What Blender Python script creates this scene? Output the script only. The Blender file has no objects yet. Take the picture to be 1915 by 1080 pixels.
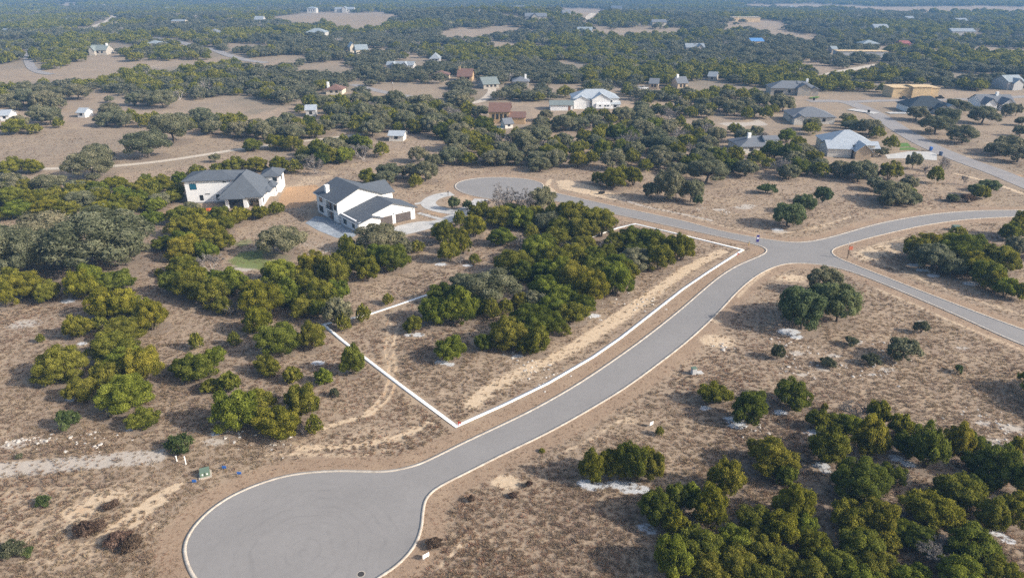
import bpy, bmesh, math, random
import numpy as np
from mathutils import Vector, Matrix
from mathutils.geometry import tessellate_polygon
R = math.radians
rng = np.random.default_rng(7)
rnd = random.Random(11)
scene = bpy.context.scene
COL = scene.collection

# ------------------------------------------------------------------ view geometry (the photograph is 1915 x 1080)
F, PITCH, CAMH = 1277.0, R(24.3), 60.0
CP, SP = math.cos(PITCH), math.sin(PITCH)

def terrain(x, y):
    """height of the land: level near the streets, gently rolling far away, one low ridge with houses"""
    x = np.asarray(x, float); y = np.asarray(y, float)
    d = np.clip((y - 300.0) / 300.0, 0, 1)
    roll = 1.6 * np.sin(x / 95.0 + 1.3) * np.sin(y / 140.0) + 1.3 * np.sin(x / 210.0 - y / 170.0)
    hill = 15.0 * np.exp(-((x + 60) / 420.0) ** 2 - ((y - 1130) / 190.0) ** 2)
    left = 5.0 * np.exp(-((x + 500) / 260.0) ** 2 - ((y - 800) / 260.0) ** 2)
    return d * roll + hill + left

def ray(px, py):
    u = (px - 957.5) / F; v = (540 - py) / F
    return u, CP + v * SP, -SP + v * CP

def at(px, py, z=0.0):
    """point of the land seen at pixel (px, py), or of the level z above the land"""
    dx, dy, dz = ray(px, py)
    zz = z
    for _ in range(30):
        t = (zz - CAMH) / dz
        zz = 0.5 * zz + 0.5 * (float(terrain(dx * t, dy * t)) + z)
    t = (zz - CAMH) / dz
    return dx * t, dy * t, zz

def P2(pts):
    return np.array([at(px, py)[:2] for px, py in pts])

def depth_at(p):
    return p[1] * CP - (p[2] - CAMH) * SP

def to_px(x, y, z):
    dep = y * CP - (z - CAMH) * SP
    up = y * SP + (z - CAMH) * CP
    return 957.5 + F * x / dep, 540 - F * up / dep

def chaikin(p, n=2, closed=False):
    p = np.asarray(p, float)
    for _ in range(n):
        if closed:
            q = np.roll(p, -1, 0)
            p = np.stack([.75 * p + .25 * q, .25 * p + .75 * q], 1).reshape(-1, 2)
        else:
            a, b = p[:-1], p[1:]
            m = np.stack([.75 * a + .25 * b, .25 * a + .75 * b], 1).reshape(-1, 2)
            p = np.vstack([p[:1], m, p[-1:]])
    return p

def inside(poly, x, y):
    poly = np.asarray(poly, float)
    x = np.asarray(x); y = np.asarray(y)
    r = np.zeros(x.shape, bool)
    j = len(poly) - 1
    for i in range(len(poly)):
        xi, yi = poly[i]; xj, yj = poly[j]
        if yi != yj:
            r ^= ((yi > y) != (yj > y)) & (x < (xj - xi) * (y - yi) / (yj - yi) + xi)
        j = i
    return r

def seg_dist(pts, x, y, closed=False):
    """distance of every (x, y) to a polyline"""
    d = np.full(x.shape, 1e9)
    n = len(pts)
    for i in range(n if closed else n - 1):
        a = pts[i]; b = pts[(i + 1) % n]
        ab = b - a; L = float(ab @ ab) + 1e-9
        t = np.clip(((x - a[0]) * ab[0] + (y - a[1]) * ab[1]) / L, 0, 1)
        d = np.minimum(d, np.hypot(x - a[0] - t * ab[0], y - a[1] - t * ab[1]))
    return d

# ------------------------------------------------------------------ objects
def tag(o, label=None, cat=None, group=None, kind=None):
    if label: o['label'] = label
    if cat: o['category'] = cat
    if group: o['group'] = group
    if kind: o['kind'] = kind
    return o

def thing(name, label, cat, loc=(0, 0, 0), rz=0.0, group=None):
    o = bpy.data.objects.new(name, None); COL.objects.link(o)
    o.empty_display_size = .3
    o.location = loc; o.rotation_euler = (0, 0, rz)
    return tag(o, label, cat, group)

def link(name, me, mat=None, parent=None):
    o = bpy.data.objects.new(name, me); COL.objects.link(o)
    if mat is not None and not me.materials: me.materials.append(mat)
    if parent is not None: o.parent = parent
    return o

def mesh_np(name, V, Fc, mat=None, tint=None):
    """mesh from an (n,3) array and an (m,3 or 4) face array; tint: one float per face"""
    V = np.ascontiguousarray(V, np.float32); Fc = np.ascontiguousarray(Fc, np.int32)
    k = Fc.shape[1]; m = len(Fc)
    me = bpy.data.meshes.new(name)
    me.vertices.add(len(V)); me.vertices.foreach_set('co', V.ravel())
    me.loops.add(m * k); me.loops.foreach_set('vertex_index', Fc.ravel())
    me.polygons.add(m)
    me.polygons.foreach_set('loop_start', np.arange(0, m * k, k, dtype=np.int32))
    me.update(calc_edges=True)
    if tint is not None:
        a = me.attributes.new('tint', 'FLOAT', 'FACE'); a.data.foreach_set('value', np.ascontiguousarray(tint, np.float32))
    if mat: me.materials.append(mat)
    return me

class MB:
    """collects simple solids into one mesh"""
    def __init__(s): s.v = []; s.f = []
    def add(s, vs, fs):
        b = len(s.v); s.v += [tuple(map(float, v)) for v in vs]; s.f += [tuple(b + i for i in f) for f in fs]; return s
    def box(s, x0, x1, y0, y1, z0, z1):
        return s.add([(x0, y0, z0), (x1, y0, z0), (x1, y1, z0), (x0, y1, z0), (x0, y0, z1), (x1, y0, z1), (x1, y1, z1), (x0, y1, z1)],
                     [(3, 2, 1, 0), (4, 5, 6, 7), (0, 1, 5, 4), (1, 2, 6, 5), (2, 3, 7, 6), (3, 0, 4, 7)])
    def tube(s, pts, rad, n=6):
        pts = [Vector(p) for p in pts]
        rings = []
        for i, p in enumerate(pts):
            d = (pts[min(i + 1, len(pts) - 1)] - pts[max(i - 1, 0)]).normalized()
            a = d.orthogonal().normalized(); b = d.cross(a)
            r = rad[i] if hasattr(rad, '__len__') else rad
            rings.append([p + (a * math.cos(2 * math.pi * k / n) + b * math.sin(2 * math.pi * k / n)) * r for k in range(n)])
        vs = [v for r_ in rings for v in r_]
        fs = []
        for i in range(len(pts) - 1):
            for k in range(n):
                k2 = (k + 1) % n
                fs.append((i * n + k, i * n + k2, (i + 1) * n + k2, (i + 1) * n + k))
        fs.append(tuple(range(n - 1, -1, -1))); fs.append(tuple((len(pts) - 1) * n + k for k in range(n)))
        return s.add(vs, fs)
    def prism(s, poly, z0, z1):
        n = len(poly)
        vs = [(p[0], p[1], z0) for p in poly] + [(p[0], p[1], z1) for p in poly]
        fs = [tuple(range(n - 1, -1, -1)), tuple(range(n, 2 * n))] + [(i, (i + 1) % n, n + (i + 1) % n, n + i) for i in range(n)]
        return s.add(vs, fs)
    def slab(s, a, b, c, d, t):
        """roof plane a-b-c-d thickened downwards by t"""
        up = [Vector(p) for p in (a, b, c, d)]
        lo = [p - Vector((0, 0, t)) for p in up]
        return s.add(up + lo, [(0, 1, 2, 3), (7, 6, 5, 4), (0, 4, 5, 1), (1, 5, 6, 2), (2, 6, 7, 3), (3, 7, 4, 0)])
    def solid(s, top, t):
        """list of faces (lists of points) thickened by t downwards, each its own slab"""
        for f in top:
            up = [Vector(p) for p in f]; lo = [p - Vector((0, 0, t)) for p in up]; n = len(up)
            s.add(up + lo, [tuple(range(n)), tuple(range(2 * n - 1, n - 1, -1))] + [(i, n + i, n + (i + 1) % n, (i + 1) % n) for i in range(n)])
        return s
    def build(s, name, mat, parent=None):
        me = bpy.data.meshes.new(name); me.from_pydata(s.v, [], s.f); me.update()
        return link(name, me, mat, parent)

# ------------------------------------------------------------------ materials
class N:
    def __init__(s, name):
        s.m = bpy.data.materials.new(name); s.m.use_nodes = True
        s.t = s.m.node_tree; s.b = s.t.nodes['Principled BSDF']; s.b.inputs['Roughness'].default_value = .85
        s.b.inputs['Specular IOR Level'].default_value = .25
    def n(s, typ, ins=None, **kw):
        nd = s.t.nodes.new(typ)
        for k, v in kw.items(): setattr(nd, k, v)
        for k, v in (ins or {}).items():
            if isinstance(v, bpy.types.NodeSocket): s.t.links.new(v, nd.inputs[k])
            else: nd.inputs[k].default_value = v
        return nd
    def noise(s, scale, detail=3, rough=.6, vec=None, dist=0.0):
        ins = {'Scale': scale, 'Detail': detail, 'Roughness': rough, 'Distortion': dist}
        if vec is not None: ins['Vector'] = vec
        return s.n('ShaderNodeTexNoise', ins).outputs['Fac']
    def pos(s):
        return s.n('ShaderNodeNewGeometry').outputs['Position']
    def ramp(s, fac, stops):
        nd = s.n('ShaderNodeValToRGB', {'Fac': fac}); e = nd.color_ramp.elements
        while len(e) < len(stops): e.new(.5)
        for i, (p, c) in enumerate(stops): e[i].position = p; e[i].color = (*c, 1) if len(c) == 3 else c
        return nd.outputs['Color']
    def mix(s, fac, a, b, mode='MIX'):
        nd = s.n('ShaderNodeMix', data_type='RGBA', blend_type=mode)
        for idx, v in ((0, fac), (6, a), (7, b)):
            if isinstance(v, bpy.types.NodeSocket): s.t.links.new(v, nd.inputs[idx])
            elif idx == 0: nd.inputs[0].default_value = v
            else: nd.inputs[idx].default_value = (*v, 1) if len(v) == 3 else v
        return nd.outputs[2]
    def math(s, op, a, b=None, clamp=False, c=None):
        nd = s.n('ShaderNodeMath', operation=op, use_clamp=clamp)
        for i, v in enumerate((a, b, c)):
            if v is None: continue
            if isinstance(v, bpy.types.NodeSocket): s.t.links.new(v, nd.inputs[i])
            else: nd.inputs[i].default_value = v
        return nd.outputs[0]
    def mapr(s, v, a, b, c=0, d=1):
        return s.n('ShaderNodeMapRange', {'Value': v, 'From Min': a, 'From Max': b, 'To Min': c, 'To Max': d}).outputs[0]
    def out(s, color, rough=None, bump=None, bs=.3, bd=.05):
        if isinstance(color, bpy.types.NodeSocket): s.t.links.new(color, s.b.inputs['Base Color'])
        else: s.b.inputs['Base Color'].default_value = (*color, 1)
        if rough is not None: s.b.inputs['Roughness'].default_value = rough
        if bump is not None:
            bn = s.n('ShaderNodeBump', {'Height': bump, 'Strength': bs, 'Distance': bd}); s.t.links.new(bn.outputs[0], s.b.inputs['Normal'])
        return s.m

def hue(c, k): return tuple(x * k for x in c)

def m_plain(name, c, rough=.8, var=.12, scale=1.5, spec=.25):
    n = N(name); n.b.inputs['Specular IOR Level'].default_value = spec
    f = n.noise(scale, 4, .65, n.pos())
    return n.out(n.ramp(f, [(.25, hue(c, 1 - var)), (.75, hue(c, 1 + var))]), rough)

def m_glass(name, c=(.02, .028, .035)):
    n = N(name); n.b.inputs['Specular IOR Level'].default_value = .5
    return n.out(c, .12)

def m_roof(name, c, metal=False):
    """standing seams or shingle courses, fine enough to read as texture"""
    n = N(name)
    co = n.n('ShaderNodeTexCoord').outputs['Object']
    f = n.noise(.8, 5, .7, co); g = n.noise(9, 2, .6, co)
    v = n.math('ADD', n.math('MULTIPLY', f, .6), n.math('MULTIPLY', g, .4))
    col = n.ramp(v, [(.3, hue(c, .8)), (.7, hue(c, 1.22))])
    if metal:
        w = n.n('ShaderNodeTexWave', {'Vector': co, 'Scale': 1.1, 'Distortion': 0}, bands_direction='DIAGONAL').outputs['Fac']
        col = n.mix(n.mapr(w, .86, .97, 0, .35), col, hue(c, .55))
        n.b.inputs['Metallic'].default_value = .15
        return n.out(col, .5)
    return n.out(col, .9)

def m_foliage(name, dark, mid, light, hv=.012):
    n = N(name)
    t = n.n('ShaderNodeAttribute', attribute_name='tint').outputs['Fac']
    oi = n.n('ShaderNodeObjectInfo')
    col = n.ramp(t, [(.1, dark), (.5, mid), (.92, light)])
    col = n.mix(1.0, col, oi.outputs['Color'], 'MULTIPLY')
    hs = n.n('ShaderNodeHueSaturation', {'Color': col, 'Hue': n.mapr(oi.outputs['Random'], 0, 1, .5 - hv, .5 + hv * .6),
             'Value': n.mapr(oi.outputs['Random'], 0, 1, 1.12, .90)})
    out = hs.outputs[0]
    d = n.n('ShaderNodeBsdfDiffuse', {'Color': out}); tr = n.n('ShaderNodeBsdfTranslucent', {'Color': out})
    mx = n.n('ShaderNodeMixShader', {'Fac': .48, 1: d.outputs[0], 2: tr.outputs[0]})
    n.t.links.new(mx.outputs[0], n.t.nodes['Material Output'].inputs['Surface'])
    n.t.nodes.remove(n.b)
    return n.m
# ------------------------------------------------------------------ the streets, traced where they lie
EDGE_A = [(366,1078),(354,1054),(347.5,1027),(353,1004),(371,977),(401,949),(438,925.6),(485,905.5),(535,890.5),(585,884),(640,881.5),(673,883),(723,884),(774,873.5),(807,859.5),(874,826),(941,795),(1008,762),(1078,722),(1150,674),(1215,627),(1275,579),(1308,550),(1342,521),(1375,499),(1409,484.5),(1429,476),(1436,469.5),(1432,463.5),(1415,457),(1385,450),(1325,437.5),(1280,428),(1225,416),(1141,398),(1091,387),(1044,376.5)]
CDS_B = [(1020,371),(990,373),(950,374.5),(910,371),(875,363.5),(857,356),(850.5,348),(857,341),(872,336.5),(895,333),(925,331.7),(960,332.5),(990,336),(1008,341),(1016,346.5),(1012,353)]
EDGE_T = [(1030.6,359.5),(1050.6,364),(1084,371.5),(1141,384.5),(1210,399),(1280,414),(1342,431.5),(1392,441),(1442,449.5),(1475,453.5),(1502,453.6),(1532,449.5),(1576,438),(1609,428),(1643,418.5),(1693,408.5),(1743,401),(1793,396),(1843,393.8),(1930,393.2),(2080,396),(2450,412)]
EDGE_B = [(2450,426),(2080,408),(1930,404),(1860,406),(1793,410.5),(1726,420.5),(1676,431.5),(1626,443.5),(1592.5,453),(1562,462),(1553,468.6),(1554.5,475),(1566,483),(1609,500.5),(1659,520),(1743,553),(1826.5,585),(1915,618),(2060,668),(2400,786)]
EDGE_C = [(2400,828),(2060,698),(1915,645),(1860,621),(1793,590),(1709.5,554),(1643,526),(1592.5,507),(1549,496),(1516,492),(1479,491),(1455.5,495),(1429,505),(1402,522),(1375,546),(1348.5,575.6),(1318.5,606),(1275,644),(1225,682),(1171,721.5),(1108,760),(1024,807),(941,846),(874,880),(827,903),(804,918),(791,935),(787,958),(785,985),(774,1018),(744,1052),(703.5,1079)]
CDS_F = [(660,1110),(600,1135),(530,1146),(460,1138),(400,1112)]
pa, pb_, pt, pB, pc, pf = [P2(e) for e in (EDGE_A, CDS_B, EDGE_T, EDGE_B, EDGE_C, CDS_F)]
ringA = chaikin(np.vstack([pc[-1:], pf, pa, pb_, pt]), 2)        # from the near turning circle round the far one and out to the east
ringB = chaikin(pB, 2); ringC = chaikin(pc, 2)
road_poly = np.vstack([ringA, ringB, ringC[:-1]])

def strip(pts, half, z, name, mat, zfun=False, lift=0.0, parent=None):
    """ribbon of constant width along a world polyline"""
    pts = np.asarray(pts, float)
    d = np.gradient(pts, axis=0); d /= np.linalg.norm(d, axis=1)[:, None] + 1e-9
    nrm = np.stack([-d[:, 1], d[:, 0]], 1)
    a = pts + nrm * half; b = pts - nrm * half
    V = []
    for q in (a, b):
        zz = terrain(q[:, 0], q[:, 1]) + z if zfun else np.full(len(q), z)
        V.append(np.column_stack([q, zz]))
    n = len(pts)
    Fc = [(i, n + i, n + i + 1, i + 1) for i in range(n - 1)]
    return link(name, mesh_np(name, np.vstack(V), np.array(Fc), mat), None, parent)

def kerb_mesh(pts, side, w=.42, h=.07, gap=0.0):
    pts = np.asarray(pts, float)
    d = np.gradient(pts, axis=0); d /= np.linalg.norm(d, axis=1)[:, None] + 1e-9
    nrm = np.stack([-d[:, 1], d[:, 0]], 1) * side
    i0 = pts + nrm * gap; o0 = pts + nrm * (gap + w)
    n = len(pts)
    prof = [(i0, .0), (i0, h), (o0, h + .03), (o0, -.05)]
    V = np.vstack([np.column_stack([q, np.full(n, z)]) for q, z in prof])
    Fc = []
    for k in range(3):
        for i in range(n - 1):
            a = k * n + i; b = (k + 1) * n + i
            Fc.append((a, a + 1, b + 1, b) if side > 0 else (a, b, b + 1, a + 1))
    return V, np.array(Fc)

def poly_sheet(name, pts, z, mat, zfun=False):
    pts = np.asarray(pts, float)
    zz = terrain(pts[:, 0], pts[:, 1]) + z if zfun else np.full(len(pts), z)
    V = np.column_stack([pts, zz])
    tri = tessellate_polygon([[Vector((p[0], p[1], 0)) for p in pts]])
    V2 = V
    Fc = []
    for t in tri:
        a, b, c = [V2[i] for i in t]
        cr = (b[0] - a[0]) * (c[1] - a[1]) - (b[1] - a[1]) * (c[0] - a[0])
        Fc.append(t if cr > 0 else t[::-1])
    return link(name, mesh_np(name, V, np.array(Fc), mat))

# asphalt: pale grey, faint turning marks on the circle, seams and patches
cf = np.array([np.mean([pa[2][0], pc[-4][0]]), pa[2][1] - 1.0])
n = N('asphalt'); p = n.pos()
big = n.noise(.12, 4, .6, p); med = n.noise(1.1, 5, .7, p); fine = n.noise(14, 2, .6, p)
c = n.ramp(n.math('ADD', n.math('MULTIPLY', big, .55), n.math('MULTIPLY', med, .45)), [(.3, (.190, .182, .176)), (.7, (.246, .236, .228))])
vd = n.n('ShaderNodeVectorMath', {0: p, 1: (cf[0] + .5, cf[1] + .3, 0)}, operation='DISTANCE').outputs['Value']
wob = n.math('ADD', vd, n.math('MULTIPLY', n.noise(.15, 2, .5, p), 3.2))
rings = n.math('SINE', n.math('MULTIPLY', wob, 4.2))
rm = n.math('MULTIPLY', n.mapr(rings, .55, 1, 0, .28), n.math('MULTIPLY', n.mapr(vd, 13.5, 10, 0, 1), n.mapr(n.noise(.35, 3, .6, p), .42, .62, 0, 1)))
c = n.mix(rm, c, (.135, .13, .128))
c = n.mix(n.mapr(fine, .35, .8, 0, .3), c, (.30, .29, .285))
M_ROAD = n.out(c, .9, fine, .15, .01)
n = N('kerb_concrete'); p = n.pos()
c = n.ramp(n.noise(.9, 4, .65, p), [(.3, (.32, .28, .235)), (.7, (.50, .455, .395))])
c = n.mix(n.mapr(n.noise(3.0, 3, .6, p), .56, .72, 0, .6), c, (.30, .23, .165))
M_KERB = n.out(c, .9)
n = N('concrete'); p = n.pos()
c = n.ramp(n.noise(.5, 5, .7, p), [(.3, (.36, .355, .34)), (.7, (.50, .49, .47))])
M_CONC = n.out(c, .85)
n = N('blue_grey_concrete'); p = n.pos()  # mottled blue-grey concrete, darker than the driveways
c = n.ramp(n.noise(.45, 5, .7, p, 1.2), [(.35, (.17, .20, .235)), (.55, (.30, .33, .36)), (.7, (.42, .45, .47))])
M_PATIO = n.out(c, .7)
n = N('trail_gravel'); p = n.pos()
M_TRAIL = n.out(n.ramp(n.noise(.6, 4, .7, p), [(.3, (.40, .345, .28)), (.7, (.52, .46, .38))]), .95)
n = N('old_asphalt'); p = n.pos()
M_FARROAD = n.out(n.ramp(n.noise(.2, 4, .7, p), [(.3, (.22, .205, .20)), (.7, (.29, .275, .265))]), .95)

tag(poly_sheet('road', road_poly, .03, M_ROAD), 'pale grey asphalt street with turning circles and a crossroads', kind='structure')
kv, kf, base = [], [], 0
for pts, sd in ((ringA, 1), (ringB, 1), (ringC, 1)):
    V, Fc = kerb_mesh(pts, sd)
    kv.append(V); kf.append(Fc + base); base += len(V)
sgn = 0.5 * float(np.sum(road_poly[:, 0] * np.roll(road_poly[:, 1], -1) - np.roll(road_poly[:, 0], -1) * road_poly[:, 1]))
if sgn > 0:                                       # the ring runs anticlockwise: the outside is on its right
    kv, kf, base = [], [], 0
    for pts in (ringA, ringB, ringC):
        V, Fc = kerb_mesh(pts, -1); kv.append(V); kf.append(Fc + base); base += len(V)
tag(link('kerb', mesh_np('kerb', np.vstack(kv), np.vstack(kf), M_KERB)), 'pale concrete ribbon kerb along both sides of the street', kind='structure')

FAR_ROADS = [  # (pixels of the centre line, half width, material, name, label)
    ([(2300,505),(1990,374),(1915,343),(1865,322),(1802,300),(1740,275),(1690,247),(1652,222),(1625,206),(1595,194),(1573,189),(1540,189),(1500,189)], 4.2, M_FARROAD, 'road', 'grey street curving past the white metal roofed house'),
    ([(1588,191),(1640,188.5),(1690,188),(1765,187),(1815,185.5),(1915,181),(2050,175)], 3.6, M_FARROAD, 'road', 'grey street in front of the timber framed house'),
    ([(-60,320),(20,318),(78,316),(140,314.5),(214,311),(301,302),(368,292),(434,281),(501,272),(585,262),(640,256),(690,249)], 1.7, M_TRAIL, 'path', 'pale narrow gravel track crossing the tan field'),
    ([(43,97),(52,112),(58,127),(73,136),(100,140)], 3.0, M_FARROAD, 'road', 'dark driveway leading down to the tan field'),
    ([(150,58),(175,50),(205,40),(215,28)], 4.5, M_TRAIL, 'path', 'pale dirt lane winding through the far woods'),
    ([(288,71),(338,78),(363,88),(401,93),(426,104),(464,114),(500,118)], 4.0, M_FARROAD, 'road', 'grey lane beside the slate roofed far house'),
    ([(660,158),(723,174),(774,182),(807,185)], 3.2, M_FARROAD, 'road', 'grey lane beside the wooden utility pole'),
    ([(880,193),(901,190),(917,177),(921,169),(918,162)], 2.6, M_TRAIL, 'path', 'pale driveway below the green metal roofed house'),
    ([(1098,37),(1128,28),(1142,22)], 5.0, M_TRAIL, 'path', 'pale lane climbing the far bare hill'),
    ([(1535,143),(1570,135),(1610,127),(1660,119)], 4.0, M_TRAIL, 'path', 'pale construction track below the unfinished framed house'),
    ([(1740,96.5),(1830,95.5),(1990,95)], 5.0, M_TRAIL, 'path', 'pale straight lane across the far woods'),
]
far_lines = []
for pix, hw, mt, nm, lab in FAR_ROADS:
    w = chaikin(P2(pix), 2)
    L = np.concatenate([[0], np.cumsum(np.linalg.norm(np.diff(w, axis=0), axis=1))])
    s_ = np.arange(0, L[-1], 4.0)
    w = np.column_stack([np.interp(s_, L, w[:, 0]), np.interp(s_, L, w[:, 1])])
    tag(strip(w, hw, .05 if w[:, 1].max() < 300 else .08 if w[:, 1].max() < 480 else .2, nm, mt, True), lab, kind='structure')
    far_lines.append((w, hw))

# paving of the two white houses
DRIVE = P2([(722,438),(734,424),(784,413.5),(811,413.5),(835,404),(850,398),(864,396),(880,398.5),(862,409),(830,420),(782,434),(747,440.5)])
tag(poly_sheet('driveway', chaikin(DRIVE, 1, True), .035, M_CONC), 'pale concrete driveway in front of the garage doors', kind='structure')
LOOP = chaikin(P2([(846,362),(824,365),(808,371),(799,379.5),(807,388),(828,393.5),(850,397),(876,391),(896,377.5),(900,372)]), 2)
tag(strip(LOOP, 2.2, .045, 'driveway', M_CONC), 'pale concrete loop driveway reaching the far turning circle', kind='structure')
tag(strip(P2([(782,398),(801,403.5),(826,410.5)]), .75, .055, 'footpath', M_CONC), 'narrow concrete walk from the house to the driveway', kind='structure')
tag(strip(P2([(776,382),(799,377)]), .75, .055, 'footpath', M_CONC), 'short concrete walk to the loop driveway', kind='structure')
PATIO = P2([(571,417),(590,404),(613,407),(637,416),(645,424),(668,437),(662,443),(630,445),(595,431)])
tag(poly_sheet('patio', PATIO, .04, M_PATIO), 'blue-grey concrete patio beside the white two-storey house', kind='structure')
PATIO1 = P2([(364,392),(424,390),(426,399),(398,403),(366,399)])
tag(poly_sheet('patio', PATIO1, .04, M_PATIO), 'grey concrete slab in front of the white corner house', kind='structure')
DRV2 = P2([(1655,290),(1700,283),(1752,284),(1752,300),(1690,296),(1660,297)])
tag(poly_sheet('driveway', DRV2, .05, M_CONC), 'pale concrete driveway beside the green lawn strips', kind='structure')
tag(strip(P2([(1590,205),(1620,210),(1640,213)]), 3, .07, 'driveway', M_CONC), 'pale concrete driveway opposite the black roofed house', kind='structure')
tag(strip(P2([(1660,212),(1690,212),(1702,211)]), 2.5, .07, 'driveway', M_CONC), 'pale concrete driveway of the black roofed house', kind='structure')

# ------------------------------------------------------------------ the white outline lying round the empty lot
LOT = [(853.5,797.5),(941,757.5),(1024,717),(1108,668),(1160,632),(1208,594.5),(1277,540.5),(1325,508),(1389,467.6),(1277,440),(1188,418.8),(1156,426),(825,543),(692,587.5),(605,607.3),(640,637),(684,671),(748,720)]
lw = P2(LOT)
nL = len(lw); prev = np.roll(lw, 1, 0); nxt = np.roll(lw, -1, 0)
d1 = (lw - prev) / np.linalg.norm(lw - prev, axis=1)[:, None]; d2 = (nxt - lw) / np.linalg.norm(nxt - lw, axis=1)[:, None]
n1 = np.stack([-d1[:, 1], d1[:, 0]], 1); n2 = np.stack([-d2[:, 1], d2[:, 0]], 1)
mit = n1 + n2; mit /= np.linalg.norm(mit, axis=1)[:, None]
k = np.clip(1 / np.sum(mit * n1, 1), 1, 3)[:, None]
HWL = .29
rings_ = [(lw + mit * k * HWL, .05), (lw + mit * k * HWL, .12), (lw - mit * k * HWL, .12), (lw - mit * k * HWL, .05)]
V = np.vstack([np.column_stack([q, np.full(nL, z)]) for q, z in rings_])
Fc = []
for kk in range(4):
    for i in range(nL):
        a = kk * nL + i; a2 = kk * nL + (i + 1) % nL; b = ((kk + 1) % 4) * nL + i; b2 = ((kk + 1) % 4) * nL + (i + 1) % nL
        Fc.append((a, b, b2, a2))
tag(link('boundary_line', mesh_np('boundary_line', V, np.array(Fc), m_plain('boundary_white', (.86, .86, .84), .6, .02))), 'white line on the dry ground outlining the empty corner lot', 'boundary line')
# ------------------------------------------------------------------ crowns
M_JUN = m_foliage('juniper_foliage', (.092, .108, .022), (.225, .230, .042), (.38, .365, .078))
M_OAK = m_foliage('oak_foliage', (.10, .110, .066), (.205, .212, .136), (.31, .305, .212), .02)
M_SHR = m_foliage('shrub_foliage', (.09, .105, .06), (.16, .17, .10), (.25, .25, .16))
M_BRUSH = m_foliage('dry_brush', (.10, .070, .052), (.185, .130, .095), (.30, .22, .165))
M_TWIG = m_foliage('grey_twigs', (.19, .17, .16), (.30, .275, .255), (.42, .39, .365), .0)
n = N('bark'); M_BARK = n.out(n.ramp(n.noise(6, 4, .7, n.n('ShaderNodeTexCoord').outputs['Object']), [(.3, (.07, .055, .045)), (.7, (.15, .125, .105))]), .95)

def unit(v): return v / (np.linalg.norm(v, axis=-1, keepdims=True) + 1e-9)

def leaves(P, D, ln, wd, g, nrm=None):
    """two crossed pointed sprays per point P along D"""
    n_ = len(P)
    s = unit(np.cross(D, unit(g.normal(size=(n_, 3))) * (1 if nrm is None else .45) + (0 if nrm is None else nrm))); s2 = np.cross(D, s)
    out = []
    for side in (s, s2 * (1 if nrm is None else .6)):
        out.append(np.stack([P - side * wd[:, None] * .5, P + side * wd[:, None] * .5, P + D * ln[:, None]], 1))
    T = np.concatenate(out, 0)
    return T.reshape(-1, 3), np.arange(len(T) * 3).reshape(-1, 3)

def sphere_dirs(k, g, lo=-1.0):
    i = np.arange(k) + .5
    z = 1 - (1 - lo) * i / k
    ph = math.pi * (1 + 5 ** .5) * i + g.random() * 6
    r = np.sqrt(np.clip(1 - z * z, 0, 1))
    d = np.stack([r * np.cos(ph), r * np.sin(ph), z], 1)
    return unit(d + g.normal(size=d.shape) * .16)

def crown_mesh(name, seed, kind, n_spray, leaf, mat):
    """crown in a unit box: width 1, height 1, standing on z = 0"""
    g = np.random.default_rng(seed)
    if kind == 'juniper':
        k = 58
        d = sphere_dirs(k, g, -.35)
        rad = g.uniform(.06, .135, k)
        wob = g.uniform(.74, 1.16, k)
        C = d * np.array([.36, .36, .40]) * wob[:, None]; C[:, 2] += .46
        C[:, 2] += np.clip(d[:, 2], 0, 1) * g.normal(0, .05, k)
        C = np.vstack([C, [[0, 0, .40]]]); rad = np.append(rad, .30)
        up, flat = .55, 1.0
    elif kind == 'oak':
        k = 34
        d = sphere_dirs(k, g, -.5)
        rad = g.uniform(.075, .16, k)
        C = d * np.array([.40, .40, .36]) * g.uniform(.72, 1.08, k)[:, None]; C[:, 2] = C[:, 2] * 1.0 + .47
        inner = 8
        C = np.vstack([C, np.column_stack([g.uniform(-.2, .2, (inner, 2)), g.uniform(.45, .72, inner)])]); rad = np.append(rad, np.full(inner, .16))
        up, flat = .15, 1.0
    else:
        k = 12
        d = sphere_dirs(k, g, -.2)
        rad = g.uniform(.14, .24, k)
        C = d * np.array([.34, .34, .36]) * g.uniform(.7, 1.1, k)[:, None]; C[:, 2] += .42
        up, flat = .6, 1.0
    w = rad ** 2; w /= w.sum()
    idx = g.choice(len(C), n_spray, p=w)
    dd = unit(g.normal(size=(n_spray, 3)) + unit(C[idx] - np.array([0, 0, .35])) * .75)
    rr = rad[idx] * (1 - .45 * g.random(n_spray) ** 2.2) * np.where(g.random(n_spray) < .08, 1.35, 1.0)
    zs = np.where(C[:, 2] > .5, g.uniform(.85, 1.75, len(C)), .95) if kind == 'juniper' else np.full(len(C), .95)
    P = C[idx] + dd * rr[:, None] * np.column_stack([np.ones(n_spray), np.ones(n_spray), zs[idx]])
    keep = np.ones(n_spray, bool)
    for j in range(len(C)):                                  # nothing hidden deep inside a neighbouring clump
        q = np.linalg.norm(P - C[j], axis=1)
        keep &= ~((q < rad[j] * .62) & (idx != j))
    keep &= P[:, 2] > (.015 if kind != 'oak' else .06)
    P = P[keep]; idx = idx[keep]; dd = dd[keep]; m = len(P)
    if kind == 'oak': D = unit(np.cross(dd, g.normal(size=(m, 3))) + dd * .35)
    else: D = unit(np.array([0, 0, 1.0]) - dd * dd[:, 2:] * .8 + dd * .45 + g.normal(size=(m, 3)) * .32)
    ln = leaf * g.uniform(.7, 1.45, m); wd = ln * g.uniform(.45, .75, m)
    V, Fc = leaves(P - D * ln[:, None] * .4, D, ln, wd, g, dd)
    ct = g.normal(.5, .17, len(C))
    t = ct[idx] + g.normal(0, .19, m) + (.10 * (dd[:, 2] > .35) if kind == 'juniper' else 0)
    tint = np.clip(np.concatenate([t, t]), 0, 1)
    return mesh_np(name, V, Fc, mat, tint), C, rad

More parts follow.
